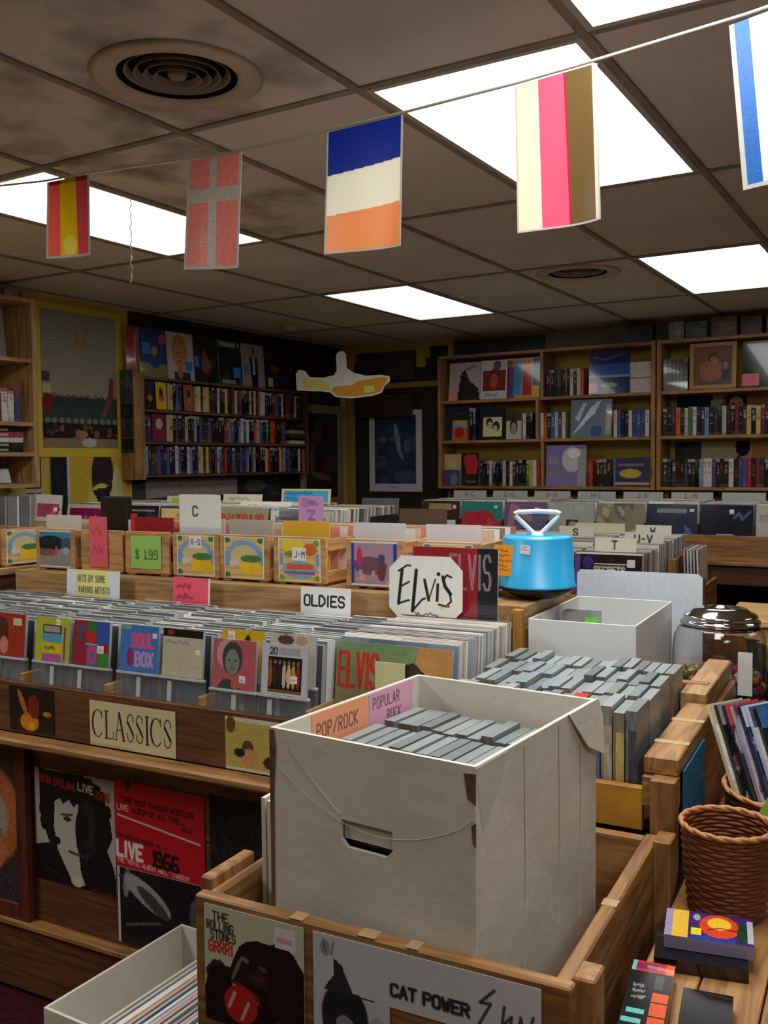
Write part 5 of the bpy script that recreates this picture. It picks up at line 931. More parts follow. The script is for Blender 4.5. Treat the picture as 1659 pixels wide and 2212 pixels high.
o = tag(box('packing_carton', 0, .2, 0, .2, 0, .13, mat('brown_packing_card', None)), 'brown carton propping cassettes inside the clean white box', 'box'); o.location = fr(.50, .83, .875); o.rotation_euler = (0, 0, PH)
# ================================================================== front wooden bin
t = thing('wooden_bin', 'wooden record bin in front of the counter holding the battered box', 'bin', fr(0, 0, 0), PH)
F0, F1, G0, G1, BT = .217, .855, -.625, -.035, .80
box('front_board', F0, F1-.01, G0, G0+.024, .42, BT, oak('x'), t, .003); box('side_board', F0, F0+.022, G0+.024, G1, .42, BT-.01, oak('y'), t, .003); box('side_board', F1-.04, F1-.016, G0+.024, G1, .42, BT-.004, oak('y'), t, .003)
box('back_board', F0+.022, F1-.04, G1-.022, G1, .42, BT-.008, oak('x'), t, .003); box('bin_floor', F0+.022, F1-.04, G0+.024, G1-.022, .575, .60, dark('x'), t)
box('corner_batten', F1-.016, F1+.016, G0+.024, G0+.075, .40, BT+.004, oak('z'), t, .003); box('corner_batten', F1-.016, F1+.016, G1-.055, G1, .40, BT+.006, oak('z'), t, .003); box('corner_batten', F0-.024, F0, G0+.045, G0+.17, .40, BT+.008, oak('z'), t, .003)
for u, v, w in ((.40, G0, .024), (.52, G0, .03), (.60, G0, .02)): box('tape_strip', u, u+w, v-.0004, v+.0244, BT, BT+.0006, mat('masking_tape', None), t, 0)
box('tape_strip', F1-.0405, F1-.0155, -.36, -.335, BT-.004, BT-.0034, mat('masking_tape', None), t, 0)
for sx in (F0+.05, F1-.09):
    for sy in (G0+.04, G1-.08): box('leg', sx, sx+.05, sy, sy+.045, 0, .42, oak('z'), t, .002)
lp_stack(lambda s: (fr(.262+s, -.33, .6005), PH+R90), 6, 'record sleeve edge on from the left between the battered box and the bin side', 'records beside the battered box', 0, .011, lean=0)
# flats on the bin's front
i = Img(130, 130, (208, 208, 178))
i.poly([(.02, .64), (.06, .56), (.12, .52), (.2, .50), (.27, .50), (.31, .40), (.36, .30), (.44, .24), (.55, .21), (.66, .22), (.78, .18), (.90, .25), (1, .38), (1, 1), (0, 1), (0, .72)], (24, 18, 18))
for q in range(46): i.line([(.02+.24*q/46, .62-.10*math.sin(q/46*3)), (.015+.24*q/46, .575-.10*math.sin(q/46*3)-random.uniform(0, .02))], .007, (24, 18, 18))
i.ell(.50, .46, .17, .13, (40, 28, 26)).ell(.42, .40, .045, .02, (150, 150, 160), .7, .3).ell(.60, .44, .045, .02, (130, 90, 70), .6, .3).ell(.52, .53, .06, .035, (60, 38, 34)).ell(.60, .56, .10, .05, (84, 44, 34), .6).ell(.33, .50, .018, .12, (170, 172, 180), .6, .45).ell(.8, .6, .16, .3, (34, 22, 22), .8)
i.poly([(.27, .62), (.34, .60), (.44, .64), (.56, .68), (.58, .78), (.50, .70), (.40, .68), (.30, .68)], (120, 34, 34)).line([(.30, .645), (.38, .675), (.48, .715), (.53, .75)], .026, (216, 200, 160))
i.ell(.37, .80, .17, .16, (192, 40, 36)).poly([(.28, .67), (.52, .75), (.52, .88), (.44, .94), (.30, .78)], (192, 40, 36)).line([(.25, .84), (.31, .71)], .032, (226, 176, 166)).line([(.38, .92), (.45, .77)], .032, (226, 176, 166))
i.text('THE', .09, .125, .072, (34, 32, 32), .17, .6).text('ROLLING', .03, .21, .072, (34, 32, 32), .17, .40, gap=.2).text('STONES', .07, .29, .072, (34, 32, 32), .17, .42, gap=.2).text('GRRR!', .05, .40, .09, (206, 48, 40), .2, .44, gap=.2).scrib(.72, .84, .93, .92, (130, 120, 120), 2, .008, .6); i.sticker(.72, .05, .20).noise(3)
tag(slab('cover_flat', i, .190, .190, .0012, fr(.332, G0-.0015, .600), PH, None, (190, 190, 170), PRINT), 'cream flat with a black ape picture and red tongue on the wooden bin front', 'poster', 'flats on the wooden bin')
t = thing('lettered_poster', 'grey poster with black lettering and a dark haired figure on the wooden bin front', 'poster', fr(.624, G0-.0015, .585), PH)
i = Img(170, 40, (208, 206, 210), .36/.085); a = i.asp; i.text('CAT POWER', .37*a, .78, .20, (40, 38, 42), .3, .62).line([(.815*a, .22), (.755*a, .48), (.80*a, .46), (.745*a, .90)], .045, (48, 44, 46)).line([(.855*a, .45), (.845*a, .78), (.885*a, .58), (.87*a, .98)], .042, (48, 44, 46)).line([(.905*a, 1.0), (.92*a, .55), (.945*a, .95), (.97*a, .5)], .042, (48, 44, 46))
i.ell(.06*a, .25, .1, .14, (150, 148, 152)).line([(.05*a, .1), (.06*a, .3)], .02, (70, 66, 70)).line([(.10*a, .12), (.09*a, .35)], .025, (80, 76, 80)).poly([(.10*a, .40), (.14*a, .5), (.19*a, .95), (.33*a, 1), (.05*a, 1), (.1*a, .7)], (50, 46, 50)).noise(3)
slab('banner', i, .360, .085, .0012, (.0, 0, .120), 0, t, (190, 190, 194), PAPER)
i = Img(56, 50, (204, 202, 208)); a = i.asp; i.ell(.42*a, .3, .34, .42, (40, 36, 40)).ell(.42*a, .62, .2, .34, (150, 146, 150)).rect(.12*a, .3, .3*a, .9, (44, 40, 44)).rect(.55*a, .35, .66*a, .9, (44, 40, 44)).ell(.85*a, .6, .2, .4, (150, 148, 158), .6).line([(.34*a, .58), (.42*a, .6)], .04, (60, 56, 60)).line([(.46*a, .6), (.54*a, .58)], .04, (60, 56, 60)).noise(4)
slab('portrait', i, .130, .120, .0012, (-.115, 0, 0), 0, t, (190, 190, 194), PAPER)
# ================================================================== floor box of records at bottom left
fb = Vector((-1.47, 1.525, 0))
t = open_box('record_box', 'open white cardboard record box on the floor at bottom left', (fb.x, fb.y, 0), 0.0, .345, .425, .345, BOXW, .007)
lp_stack(lambda s: ((fb.x+.01+s*.95-.05, fb.y-.03, .008), R90), 14, 'record sleeve edge on from the left in the floor box', 'records in the floor box', 0, .014, lean=0)
# ================================================================== gumball machine behind the counter end
gq = fr(.795, 1.03, 0); gp = Vector((gq[0], gq[1], 0)); G0_ = .8012
GLASS = mat('gumball_glass', (250, 250, 248), .03, trans=1.0, spec=.5)
GLASS.node_tree.nodes['Principled BSDF'].inputs['IOR'].default_value = 1.45
t = thing('gumball_machine', 'round gumball jar with a clear globe and stepped chrome lid', 'gumball machine', (gp.x, gp.y, G0_))
lathe('body', [(.0005, 0), (.10, 0), (.108, .012), (.112, .028), (.122, .036), (.0005, .037)], mat('red_enamel', (150, 30, 30), .25), t, 36)
gprof = [(.122, .0385), (.130, .06), (.132, .10), (.1315, .155), (.127, .192), (.115, .215), (.104, .224)]
lathe('globe', gprof+[(r_-.003, z_+.001) for r_, z_ in gprof[::-1]]+gprof[:1], GLASS, t, 56)
lathe('lid', [(.106, .222), (.112, .229), (.109, .237), (.100, .241), (.104, .247), (.099, .255), (.084, .261), (.076, .269), (.048, .274), (.03, .273), (.012, .279), (.0005, .280)], CHROME, t, 56)
box('price_label', .07, .108, -.1115, -.1105, .05, .17, mat('label_white', (214, 212, 206), .6), t, 0)
rr = random.Random(9); GC = [((206, 60, 80), 'pink'), ((196, 40, 40), 'red'), ((230, 130, 40), 'orange'), ((60, 110, 180), 'blue'), ((230, 226, 210), 'white'), ((70, 150, 70), 'green'), ((226, 196, 50), 'yellow')]
GM = {}
for c, nme in GC:
    bm = bmesh.new(); bmesh.ops.create_icosphere(bm, subdivisions=2, radius=.0125); me = bpy.data.meshes.new('gumball'); bm.to_mesh(me); bm.free()
    me.polygons.foreach_set('use_smooth', [True]*len(me.polygons)); me.materials.append(mat('gum_'+nme, c, .25)); GM[nme] = me
cnt = 0
for lay in range(2):
    for ring in range(5):
        R = .0+ring*.0262; n = max(1, int(2*math.pi*R/.0265))
        for k in range(n):
            if lay < 1 and ring < 3: continue
            a = 2*math.pi*k/n+lay*.4+ring; c, nme = rr.choice(GC)
            rad = R
            o = mesh_obj('gumball', GM[nme], None, (gp.x+rad*math.cos(a), gp.y+rad*math.sin(a), G0_+.051+lay*.0235+(rr.uniform(0, .012) if lay == 1 else 0)))
            tag(o, f"{nme} gumball inside the clear globe, {['lower', 'upper'][lay]} layer", 'gumball', f"{nme} gumballs of layer {lay+1}"); cnt += 1
# ================================================================== pale table at the right, behind the globe
t = thing('sales_table', 'pale wooden table top at the right edge behind the gumball globe', 'table', (-.34, 4.02, 0), PH)
box('top', -.42, .42, -.24, .24, .865, .89, wood('birch', (222, 176, 112), (200, 150, 84), 'x'), t, .003); box('apron', -.40, .40, -.225, -.205, .80, .865, pine('x'), t)
for sx in (-.38, .38):
    for sy in (-.2, .2): box('leg', sx-.02, sx+.02, sy-.02, sy+.02, 0, .80, pine('z'), t)
tag(slab('paper_sheet', Img(12, 16, (226, 226, 220)).scrib(.1, .1, .6, .9, (90, 90, 100), 6, .02), .12, .17, .002, fr(.02, -.262, .70, (-.34, 4.02)), PH, None, (226, 226, 220), PAPER), 'white price sheet hung on the front of the pale table', 'paper')
# ================================================================== low shelf at the right with baskets and boxed tapes
t = thing('side_bench', 'narrow wooden bench along the right side of the counter', 'bench', fr(0, 0, 0), PH)
for k, (a_, b_) in enumerate(((.876, .962), (.965, 1.055), (1.058, 1.15))): box('bench_board', a_, b_, -.95, .62, .675, .697, oak('y'), t, .002)
for v in (-.9, -.15, .55):
    box('bench_leg', .885, .93, v, v+.045, 0, .675, oak('z'), t); box('bench_leg', 1.09, 1.135, v, v+.045, 0, .675, oak('z'), t)
box('bench_edge', 1.15, 1.165, -.95, .62, .66, .71, mat('dark_edge', (30, 24, 22), .6), t)
WICK = mat('brown_wicker', (128, 66, 36), .5); WICK2 = mat('pale_wicker_rim', (176, 116, 66), .5)
def wicker(name, label, loc, r0, r1, h, rows, oval=1.0, rz=0):
    t = thing(name, label, 'basket', loc, rz)
    lathe('basket_floor', [(.0005, .002), (r0-.002, .002)], WICK, t, 32).scale = (1, oval, 1)
    for k in range(rows):
        z = .004+(h-.008)*k/(rows-1); r = r0+(r1-r0)*(k/(rows-1))**.8; n = 40; ph = (k % 2)*math.pi
        tube('woven_strand', [((r+.0016*math.cos(10*q*2*math.pi/n+ph))*math.cos(2*math.pi*q/n), oval*(r+.0016*math.cos(10*q*2*math.pi/n+ph))*math.sin(2*math.pi*q/n), z) for q in range(n)], h/rows*.56, WICK, t, 5, True)
    for k in range(20):
        a = 2*math.pi*k/20; tube('stake', [(r0*math.cos(a), oval*r0*math.sin(a), .002), ((r0+(r1-r0)*.6)*math.cos(a), oval*(r0+(r1-r0)*.6)*math.sin(a), h*.5), (r1*math.cos(a), oval*r1*math.sin(a), h)], .0016, WICK, t, 4)
    for q in range(2): tube('rim_strand', [((r1+.002+.002*math.sin(9*k*2*math.pi/54+q*math.pi))*math.cos(2*math.pi*k/54), oval*(r1+.002+.002*math.sin(9*k*2*math.pi/54+q*math.pi))*math.sin(2*math.pi*k/54), h+.002*math.cos(9*k*2*math.pi/54+q*math.pi)) for k in range(54)], .0042, WICK2, t, 6, True)
    return t
wicker('wicker_basket', 'round brown wicker basket standing empty on the side bench', fr(.966, -.075, .6985), .062, .076, .155, 22)
wicker('wicker_basket', 'oval wicker basket holding leaning magazines on the side bench', fr(1.030, .27, .6985), .100, .113, .125, 17, 1.25, PH)
note(fr(1.02, .075, .79), PH+.4, .07, .10, (160, 200, 90), 'lime green paper corner sticking up behind the round basket', 0, tilt=.5)
DV = [((226, 222, 200), (190, 180, 140), 'cream'), ((26, 26, 30), (150, 150, 156), 'black'), ((40, 40, 48), (206, 60, 50), 'charcoal and red'), ((176, 170, 190), (110, 60, 70), 'lilac'), ((26, 36, 70), (190, 200, 220), 'navy'), ((206, 206, 212), (60, 70, 110), 'silver'), ((30, 30, 36), (60, 110, 180), 'black and blue')]
for k, (c, c2, nme) in enumerate(DV):
    i = Img(26, 36, c); a = i.asp; r = random.Random(k+60); i.rect(0, 0, a, .16, c2, .9)
    for q in range(7): i.ell(r.random()*a, r.uniform(.2, 1), r.uniform(.05, .18), r.uniform(.05, .18), r.choice([c, c2, (200, 190, 190), (120, 40, 50), (60, 70, 110)]), .75, r.random()*3)
    i.rect(a*.1, .8, a*.9, .86, (220, 220, 226), .6).noise(6)
    o = slab('magazine', i, .105, .262, .009, fr(.994+k*.0155, .268+k*.002, .735), PH+1.0, None, (226, 218, 190) if k == 0 else c, GLOSS, -.40, tilt=0)
    tag(o, f"{nme} magazine leaning in the oval wicker basket", 'magazine', 'magazines in the oval basket')
def flat_box(name, label, u, v, z, w, d, h, img, rz, c):
    o = slab(name, img, w, d, h, fr(u, v, z+h), rz+PH, None, c, GLOSS); o.rotation_euler = (-math.pi/2, 0, rz+PH); return tag(o, label, 'tape box', 'boxed tapes on the side bench')
i = Img(60, 40, (60, 40, 110)); a = i.asp; i.rect(.08*a, 0, .26*a, 1, (226, 180, 60)).rect(.0, 0, .08*a, 1, (150, 140, 180)).ell(.62*a, .45, .34, .42, (214, 70, 40)).ell(.62*a, .35, .2, .22, (240, 190, 50)).rect(.30*a, .6, .42*a, .9, (226, 206, 40)).ell(.88*a, .6, .09, .35, (20, 60, 40)).rect(.94*a, .1, a, .9, (180, 180, 186)).rect(.3*a, .85, .8*a, 1, (40, 60, 150)).line([(.5*a, .6), (.62*a, .5), (.8*a, .55)], .03, (70, 20, 30)).ell(.36*a, .2, .06, .12, (160, 160, 150)).noise(6)
flat_box('tape_box', 'purple boxed tape with a sunset picture lying on the side bench', .968, -.290, .698+.021, .135, .095, .021, i, .14, (150, 140, 170))
flat_box('tape_box', 'glossy black boxed tape lying under the sunset one', .962, -.325, .698, .140, .12, .020, Img(20, 14, (18, 18, 20)).noise(3), .16, (22, 22, 24))
i = Img(30, 60, (20, 20, 22)); a = i.asp; i.rect(0, 0, a, .16, (190, 50, 60)).rect(.1*a, .04, .6*a, .13, (130, 30, 80)).rect(.8*a, 0, a, .16, (226, 100, 40)).rect(0, 0, .1*a, .16, (120, 190, 170)).scrib(.15*a, .35, .45*a, .6, (190, 190, 190), 3, .02).rect(.6*a, .2, .8*a, .42, (70, 70, 74)).rect(.6*a, .46, .98*a, .60, (226, 90, 40)).rect(.6*a, .62, .98*a, .8, (226, 90, 40)).rect(.6*a, .82, .98*a, .95, (220, 90, 40)).rect(.1*a, .74, .5*a, .8, (110, 190, 190)).rect(.05*a, .86, .45*a, .93, (110, 190, 190)).noise(4)
flat_box('tape_box', 'black boxed tape with orange blocks lying on the side bench', .918, -.545, .698, .062, .185, .024, i, .10, (24, 24, 26))
flat_box('tape_box', 'plain black boxed tape lying nearest on the side bench', .995, -.50, .698, .070, .10, .020, Img(16, 14, (18, 18, 20)).noise(3), .10, (22, 22, 24))
tag(slab('blue_bag', Img(8, 20, (44, 104, 140)).noise(6), .24, .20, .004, fr(.8725, .16, .70), PH+R90, None, (46, 100, 140), PAPER, 0), 'blue plastic sheet hanging on the counter side under the rail', 'plastic sheet')
tag(tube('bench_post', [fr(.90, .42, .697), fr(.90, .42, .86)], .006, pine('z'), None, 8), 'thin wooden stick standing between counter and baskets', 'stick')
# ================================================================== record row on the upper tier behind the crates
Y3 = 3.30; X3 = -3.92
t = thing('record_rack', 'raised wooden record rack behind the crates, mostly hidden', 'rack', (X3, Y3, 0))
box('rack_floor', 0, 1.66, -.01, .62, .955, .975, dark('x'), t); box('front_rail', 0, 1.66, -.03, -.01, .93, 1.05, oak('x'), t); box('back_rail', 0, 1.66, .62, .64, .93, 1.12, oak('x'), t)
for k in range(6): box('rack_divider', .003+k*.3275, .010+k*.3275, -.01, .62, .975, 1.16, pine('y'), t)
for sx in (.03, .8, 1.6):
    for sy in (.0, .56): box('leg', sx, sx+.045, sy, sy+.045, 0, .955, dark('z'), t)
F3 = [fl((206, 196, 176), lambda i: i.rect(.05, .06, .98, .42, (140, 30, 80)).rect(.05, .44, .98, .9, (190, 186, 60)).scrib(.12, .15, .9, .32, (216, 200, 190), 1, .03)), fl((30, 32, 38), lambda i: i.rect(.08, .06, .9, .1, (130, 130, 134)).rect(.7, .35, .82, .48, (206, 206, 212))),
      fl((40, 40, 46), lambda i: i.rect(0, .02, 1, .36, (216, 190, 130)).text('175', .3, .32, .22, (206, 130, 60), .2, .6)), fl((150, 150, 120), lambda i: i.text('SINATRA\'S', .03, .33, .22, (190, 56, 50), .2, .36, 0, 0, .16)), fl((206, 206, 196), lambda i: i.rect(.08, .08, .95, .95, (120, 116, 140)).blotch(6, [(60, 56, 80), (170, 166, 186)], .08, .2))]
N3 = ['magenta and lime sleeve fronting the raised record rack at left', 'black sleeve with small white sticker in the raised rack', 'sleeve lettered 175 in the raised record rack', 'grey green sleeve with big red letters in the raised record rack', 'white bordered grey violet sleeve in the raised record rack']
rr = random.Random(21)
for k in range(5):
    x = X3+.014+.157+k*.3275; zz = .9755+(.008 if k < 4 else 0)
    lp(F3[k], N3[k], (x, Y3+.02, zz), 0, -.13, w=.31)
    lp_stack(lambda s: ((x, Y3+.045+s, zz), 0), 7, f"record sleeve edge on from the front in the {NUM[k]} column of the raised rack", f"records in raised rack column {k+1}", 0, .0095, lean=-.13, depth=.53)
for k, (x, y, w, h, c, tx, lb) in enumerate(((-3.42, 3.62, .17, .36, (206, 200, 170), '', 'divider card with a green label in the raised rack'), (-3.40, 3.74, .25, .365, (206, 206, 200), '', 'plain white divider card in the raised rack'), (-3.07, 3.70, .25, .37, (214, 208, 180), '', 'cream divider card with pencilled mark in the raised rack'), (-2.7665, 3.50, .30, .345, (222, 218, 200), '', 'cream card over the big red lettered sleeve column'), (-2.7665, 3.82, .30, .395, (214, 196, 120), '', 'yellow card with blue note at the back of the raised rack'))):
    sub = (lambda i, a: i.rect(a*.2, .02, a*.85, .12, (160, 196, 70))) if k == 0 else (lambda i, a: i.rect(a*.04, .02, a*.94, .17, (70, 160, 206)).scrib(a*.1, .03, a*.8, .15, (40, 70, 130), 2, .012)) if k == 4 else (lambda i, a: i.scrib(a*.15, .03, a*.85, .10, (110, 106, 100), 1, .012))
    card('divider_card', (x, y, .975), 0, w, h, tx, lb, c, sub=sub, res=(40, 48), lean=-.13)
i = Img(30, 40, (206, 150, 206)); i.scrib(.1, .03, .65, .12, (110, 60, 130), 2, .015).line([(.25, .17), (.5, .17), (.3, .26), (.5, .27)], .014, (120, 70, 140))
tag(slab('divider_card', i, .128, .382, .002, (-2.33, 3.293, .9765), 0, None, (200, 146, 200), PAPER, 0), 'lilac handwritten divider card sticking up at the rack end', 'divider card', 'divider cards')
t = thing('black_tent', 'black folded card standing at the right end of raised rack', 'card', (-2.075, 3.52, 1.0615)); o = cut('folded_card', [(-.12, 0), (-.10, .2), (.03, .215), (.085, .17), (.11, .06), (.12, 0)], 0, .02, BLACK, t)
t = thing('display_stand', 'dark stand under the black folded card', 'stand', (-2.075, 3.53, 0)); box('stand_top', -.13, .13, -.08, .08, 1.035, 1.06, dark('x'), t); box('stand_post', -.03, .03, -.03, .03, .02, 1.035, dark('z'), t); box('stand_base', -.15, .15, -.12, .12, 0, .02, dark('x'), t)
# far left: another counter running along the left wall with crates facing the room
t = thing('side_counter', 'wooden counter along the left wall, cut by the left edge', 'counter', (-3.30, 2.2, 0))
box('counter_top', -.55, .15, -.9, .96, 1.075, 1.10, pine('y'), t); box('front_panel', .10, .12, -.9, .96, 0, 1.075, dark('y'), t); box('end_board', -.55, .10, .94, .96, 0, 1.075, dark('z'), t); box('lower_shelf', .12, .30, -.9, .55, .93, .95, pine('y'), t); box('shelf_front', .28, .30, -.9, .55, 0, .93, dark('y'), t)
crate(0, 0, 0, 'fruit labelled crate of singles cut by the left edge', 'fruit', None, (-3.20, 2.28, 1.1015), R90-.12); crate(0, 0, 0, 'blue labelled crate of singles at the corner of the side counter', 'fruit', None, (-3.17, 2.505, 1.1015), R90-.12)
for k, (y, c, lb) in enumerate(((2.355, (120, 116, 118), 'grey'),)):
    tag(slab('single_sleeve', plain(c, 4, 4, 3), .162, .172, .003, (-3.262, y-.07-(.012 if k else 0), 1.1195), R90-.12, None, c, GLOSS, -.03), f"{lb} sleeve in a crate on the side counter", 'record', 'singles on the side counter')
i = Img(30, 28, (186, 176, 176)); i.rect(.08, .35, .95, .9, (150, 60, 90)).blotch(10, [(190, 140, 120), (206, 90, 120), (110, 60, 80)], .04, .1, .8, (.1, .35, .9, .9)).sticker(.75, .5, .16)
t = thing('compact_disc', 'pink covered disc standing in plastic on the left wall rack', 'compact disc', (-3.68, 3.03, 1.1025), .45); t.rotation_euler = (-.06, .06, .45); keeper_parts(t, i, 1)
for k in range(6):
    o = mesh_obj('compact_disc', KEEP[k % 5], None, (-3.77-.03*k, 2.93-.045*k, 1.1025), (-.05, 0, .5)); tag(o, f"dusty keeper cased disc above the crates, {nth(k)} from right at the left edge", 'compact disc', 'dusty discs at the left edge')
for k in range(4):
    i = Img(12, 6, (206, 206, 200)).noise(9); o = mesh_obj('compact_disc', KEEP[[1, 3, 1, 0][k]], None, (-3.03, 1.62+.15*k, .957), (-.3, 0, R90-.1)); tag(o, f"white edged disc leaning on the side counter shelf, {nth(k)} from left", 'compact disc', 'discs on the side counter shelf')
# ================================================================== second record island with lettered dividers
RBB = lambda a: wood('red_brown_board', (132, 78, 44), (96, 52, 28), a)
P2 = math.radians(4.0); O2 = (-1.215, 4.30)
def f2(u, v, z): return fr(u, v, z, O2, P2)
t = thing('record_island', 'brown record bins behind the gumball globe with lettered dividers', 'record bins', (O2[0], O2[1], 0), P2)
box('bin_floor', -1.68, .03, -.01, 1.25, .72, .74, dark('x'), t); box('front_board', -1.68, .03, -.035, -.012, .50, .87, oak('x'), t); box('side_board', .012, .034, -.012, .55, .50, .93, RBB('y'), t); box('side_board', .012, .034, .60, 1.25, .50, .98, RBB('y'), t)
box('side_post', .036, .075, .50, .56, .0, 1.0, oak('z'), t); box('side_post', .036, .075, -.03, .03, .0, .90, oak('z'), t); box('side_post', .036, .075, 1.20, 1.26, .0, 1.0, oak('z'), t)
for k in range(5): box('bin_divider', -.335-k*.335, -.323-k*.335, -.01, 1.25, .74, .88, pine('y'), t)
for v in (.0, 1.15):
    for u in (-1.6, -.8): box('leg', u, u+.06, v, v+.06, 0, .72, dark('z'), t)
side = thing('side_bin', 'low brown bin of records on the island end by the dark kneehole', 'bin', f2(.08, .62, 0), P2)
box('bin_front', .10, .12, 0, .4, .5, .86, oak('y'), side); box('bin_floor', 0, .10, 0, .4, .70, .72, dark('x'), side); box('bin_end', 0, .12, -.02, 0, .5, .90, RBB('x'), side); box('leg', .08, .12, .0, .04, 0, .5, oak('z'), side); box('leg', .08, .12, .36, .4, 0, .5, oak('z'), side)
lp_stack(lambda s: (f2(.165-s, .80, .72), P2+R90), 5, 'record sleeve from the aisle in the low end bin', 'records in the low end bin', 0, .016, lean=-.03)
i = fl((26, 24, 30), lambda i: i.rect(0, 0, .08, 1, (96, 70, 140)).ell(.2, .12, .08, .1, (50, 50, 110)).rect(.3, .13, .8, .15, (206, 200, 196)).text('SECRETS', .30, .27, .085, (222, 214, 196), .26, .55).rect(.78, .06, .9, .18, (220, 206, 220)), 60)
lp(i, 'black sleeve lettered SECRETS fronting the second record island', f2(-.158, .02, .742), P2, -.1)
for c in range(4):
    for seg in range(3):
        v0 = .04+seg*.40
        lp_stack(lambda s: (f2(-.16-.335*c, v0+s, .742+(.012 if seg else 0)), P2), 4, f"record sleeve edge on, {NUM[c]} column from right, {['front', 'middle', 'rear'][seg]} section of second island", f"second island column {c+1} section {seg+1}", 0, .0095, lean=-.1, depth=.36)
for u, v, tx, lb, c in ((-.158, .165, 'T', 'divider card lettered T in the second record island', (224, 220, 200)), (-.105, .57, 'U-V', 'divider card lettered U-V in the second record island', (222, 220, 206)), (-.165, 1.12, 'W', 'divider card lettered W in the second record island', (224, 222, 206)), (-.555, .91, 'S', 'divider card lettered S behind the blue carrier', (222, 218, 200)), (-1.53, 1.22, 'I-J', 'divider card lettered I-J in the second record island', (222, 222, 214)), (-.495, 1.20, '', 'long blank cream divider card in the second record island', (222, 212, 170)), (-1.50, .55, '', 'blank cream divider card in the second record island', (222, 216, 190))):
    card('divider_card', f2(u, v, .75), P2, .20 if tx else .30, .375, tx, lb, c, th=.10, res=(52, 72), ty=.145, wt=.17, lean=-.1, group='lettered dividers')
t = bpy.data.objects['record_island']
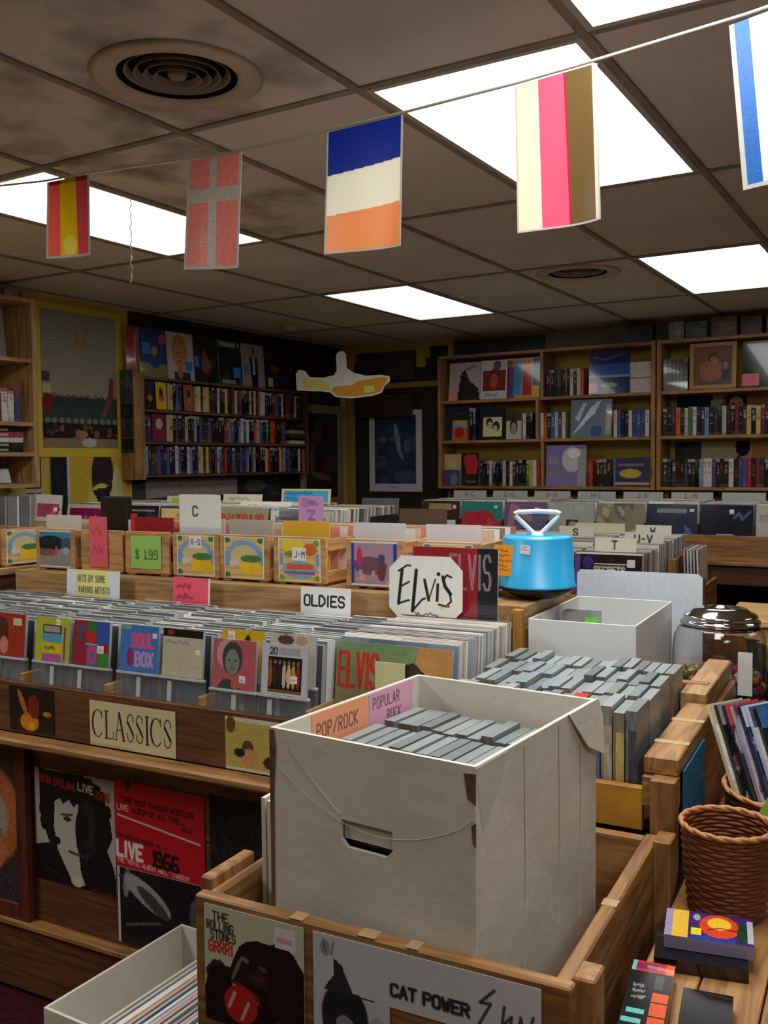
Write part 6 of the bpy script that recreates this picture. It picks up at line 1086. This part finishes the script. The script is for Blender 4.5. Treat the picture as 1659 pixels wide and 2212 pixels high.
# ================================================================== back wall record counter
YC = 5.95
t = thing('back_counter', 'long wooden record counter under the back wall bookcases', 'counter', (-3.28, YC, 0))
box('front_board', 0, 3.2, -.02, 0, .885, 1.04, oak('x'), t); box('ledge', 0, 3.2, -.06, 0, .862, .885, oak('x'), t, .004); box('drawer_board', 0, 3.2, -.03, -.01, .745, .86, dark('x'), t); box('bin_floor', 0, 3.2, 0, .56, .885, .905, dark('x'), t)
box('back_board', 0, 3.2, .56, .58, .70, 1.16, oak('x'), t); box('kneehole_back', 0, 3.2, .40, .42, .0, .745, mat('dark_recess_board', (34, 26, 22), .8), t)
for k in range(11): box('bin_divider', -.004+k*.3245, .002+k*.3245, 0, .56, .905, 1.10, dark('y'), t)
for x in (0.0, 1.3, 2.0, 3.14): box('leg', x, x+.06, .0, .06, 0, .745, dark('z'), t)
F4 = [(fl((70, 54, 44), lambda i: i.rect(.2, .06, .8, .2, (176, 150, 110)).blotch(9, [(110, 80, 60), (40, 32, 30), (150, 100, 60)], .05, .15, .7, (0, .3, 1, 1)).ell(.5, .6, .05, .12, (206, 140, 60)).sticker(.82, .1, .1)), 'brown crowd scene sleeve at the left end of back counter'),
 (fl((50, 140, 130), lambda i: i.ell(.25, .5, .28, .28, (206, 60, 76)).ell(.55, .45, .28, .26, (196, 50, 70)).ell(.8, .55, .16, .16, (190, 60, 80)).ell(.4, .8, .35, .2, (190, 44, 62)).ell(.7, .6, .1, .25, (206, 120, 140), .4).sticker(.8, .08, .08)), 'teal sleeve with big red shapes on the back counter'),
 (fl((112, 100, 140), lambda i: i.line([(.1, .9), (.2, .1), (.6, .35)], .14, (176, 130, 140)).ell(.5, .85, .25, .3, (70, 40, 60)).ell(.5, .95, .12, .15, (190, 130, 130)).sticker(.72, .12, .1)), 'violet sleeve with a raised arm on the back counter'),
 (fl((176, 180, 172), lambda i: i.rect(.38, .35, .66, .62, (44, 50, 64)).ell(.52, .48, .09, .1, (120, 126, 136)).blotch(8, [(206, 210, 206), (160, 166, 160)], .05, .12, .5)), 'pale grey sleeve with small dark square on the back counter'),
 (fl((150, 140, 116), lambda i: i.blotch(16, [(190, 180, 140), (110, 110, 120), (206, 196, 160), (90, 86, 90)], .04, .14, .7)), 'tan crumpled plastic covered sleeve on the back counter'),
 (fl((44, 50, 68), lambda i: i.ell(.5, .6, .4, .24, (70, 110, 160)).ell(.5, .5, .26, .2, (44, 50, 68)).ell(.5, .7, .1, .2, (40, 50, 80)).rect(.2, .1, .8, .18, (130, 140, 160)).sticker(.86, .08, .09)), 'slate sleeve with blue wings on the back counter'),
 (fl((24, 28, 46), lambda i: i.rect(.32, .55, .66, .95, (176, 150, 150)).blotch(5, [(110, 60, 70), (190, 170, 170)], .03, .07, .8, (.34, .65, .64, .95)).line([(.65, .25), (.75, .15), (.8, .28), (.95, .12)], .04, (110, 130, 170)).sticker(.55, .1, .1)), 'navy sleeve with small group photo on the back counter'),
 (fl((190, 186, 172), lambda i: i.text('STEEL', .08, .3, .1, (130, 126, 120), .15).rect(.3, .5, .6, .9, (60, 66, 96))), 'cream sleeve with navy panel on the back counter'),
 (fl((70, 76, 80), lambda i: i.blotch(8, [(110, 116, 120), (50, 54, 58)], .06, .2)), 'grey sleeve at the right end of back counter')]
for k, (im, lb) in enumerate(F4):
    x = -3.28+.1622+k*.3245
    lp(im, lb, (x, YC+.015, .9055), 0, -.1, w=.308)
    lp_stack(lambda s: ((x, YC+.05+s, .907+.006*(k % 3)), 0), 6, f"record sleeve edge on behind the {NUM[k]} front cover of back counter", f"back counter records column {k+1}", 0, .0095, lean=-.1, depth=.46)
    tx = ['A-C', 'C-D', 'D-H', 'H-I', 'J-K', 'L-M', '', '', ''][k]
    card('divider_card', (x+.02, YC+.45, .906), 0, .27, .375, tx, f"pale divider card at the back of the {NUM[k]} back counter column", (176, 180, 172), (90, 90, 92), .085, (48, 60), -.1, .11, wt=.12, group='back counter dividers')
i = fl((130, 136, 146), lambda i: (face(i, .5, .45, .18, (170, 130, 110), (120, 80, 60)), i.rect(.4, .7, .62, 1, (110, 130, 90)), i.blotch(5, [(150, 130, 110), (170, 150, 130)], .04, .1, .6)))
lp(i, 'grey blue sleeve propped in the dark corner beside the back counter', (-3.60, 5.93, .921), 0, -.12)
t = thing('corner_stand', 'dark stand under the sleeve in the back corner', 'stand', (-3.60, 6.03, 0)); box('stand_top', -.2, .2, -.12, .16, .895, .92, dark('x'), t); box('stand_leg', -.18, -.14, -.1, -.06, 0, .895, dark('z'), t); box('stand_leg', .14, .18, -.1, -.06, 0, .895, dark('z'), t); box('stand_leg', -.18, -.14, .1, .14, 0, .895, dark('z'), t); box('stand_leg', .14, .18, .1, .14, 0, .895, dark('z'), t)
packed_records()
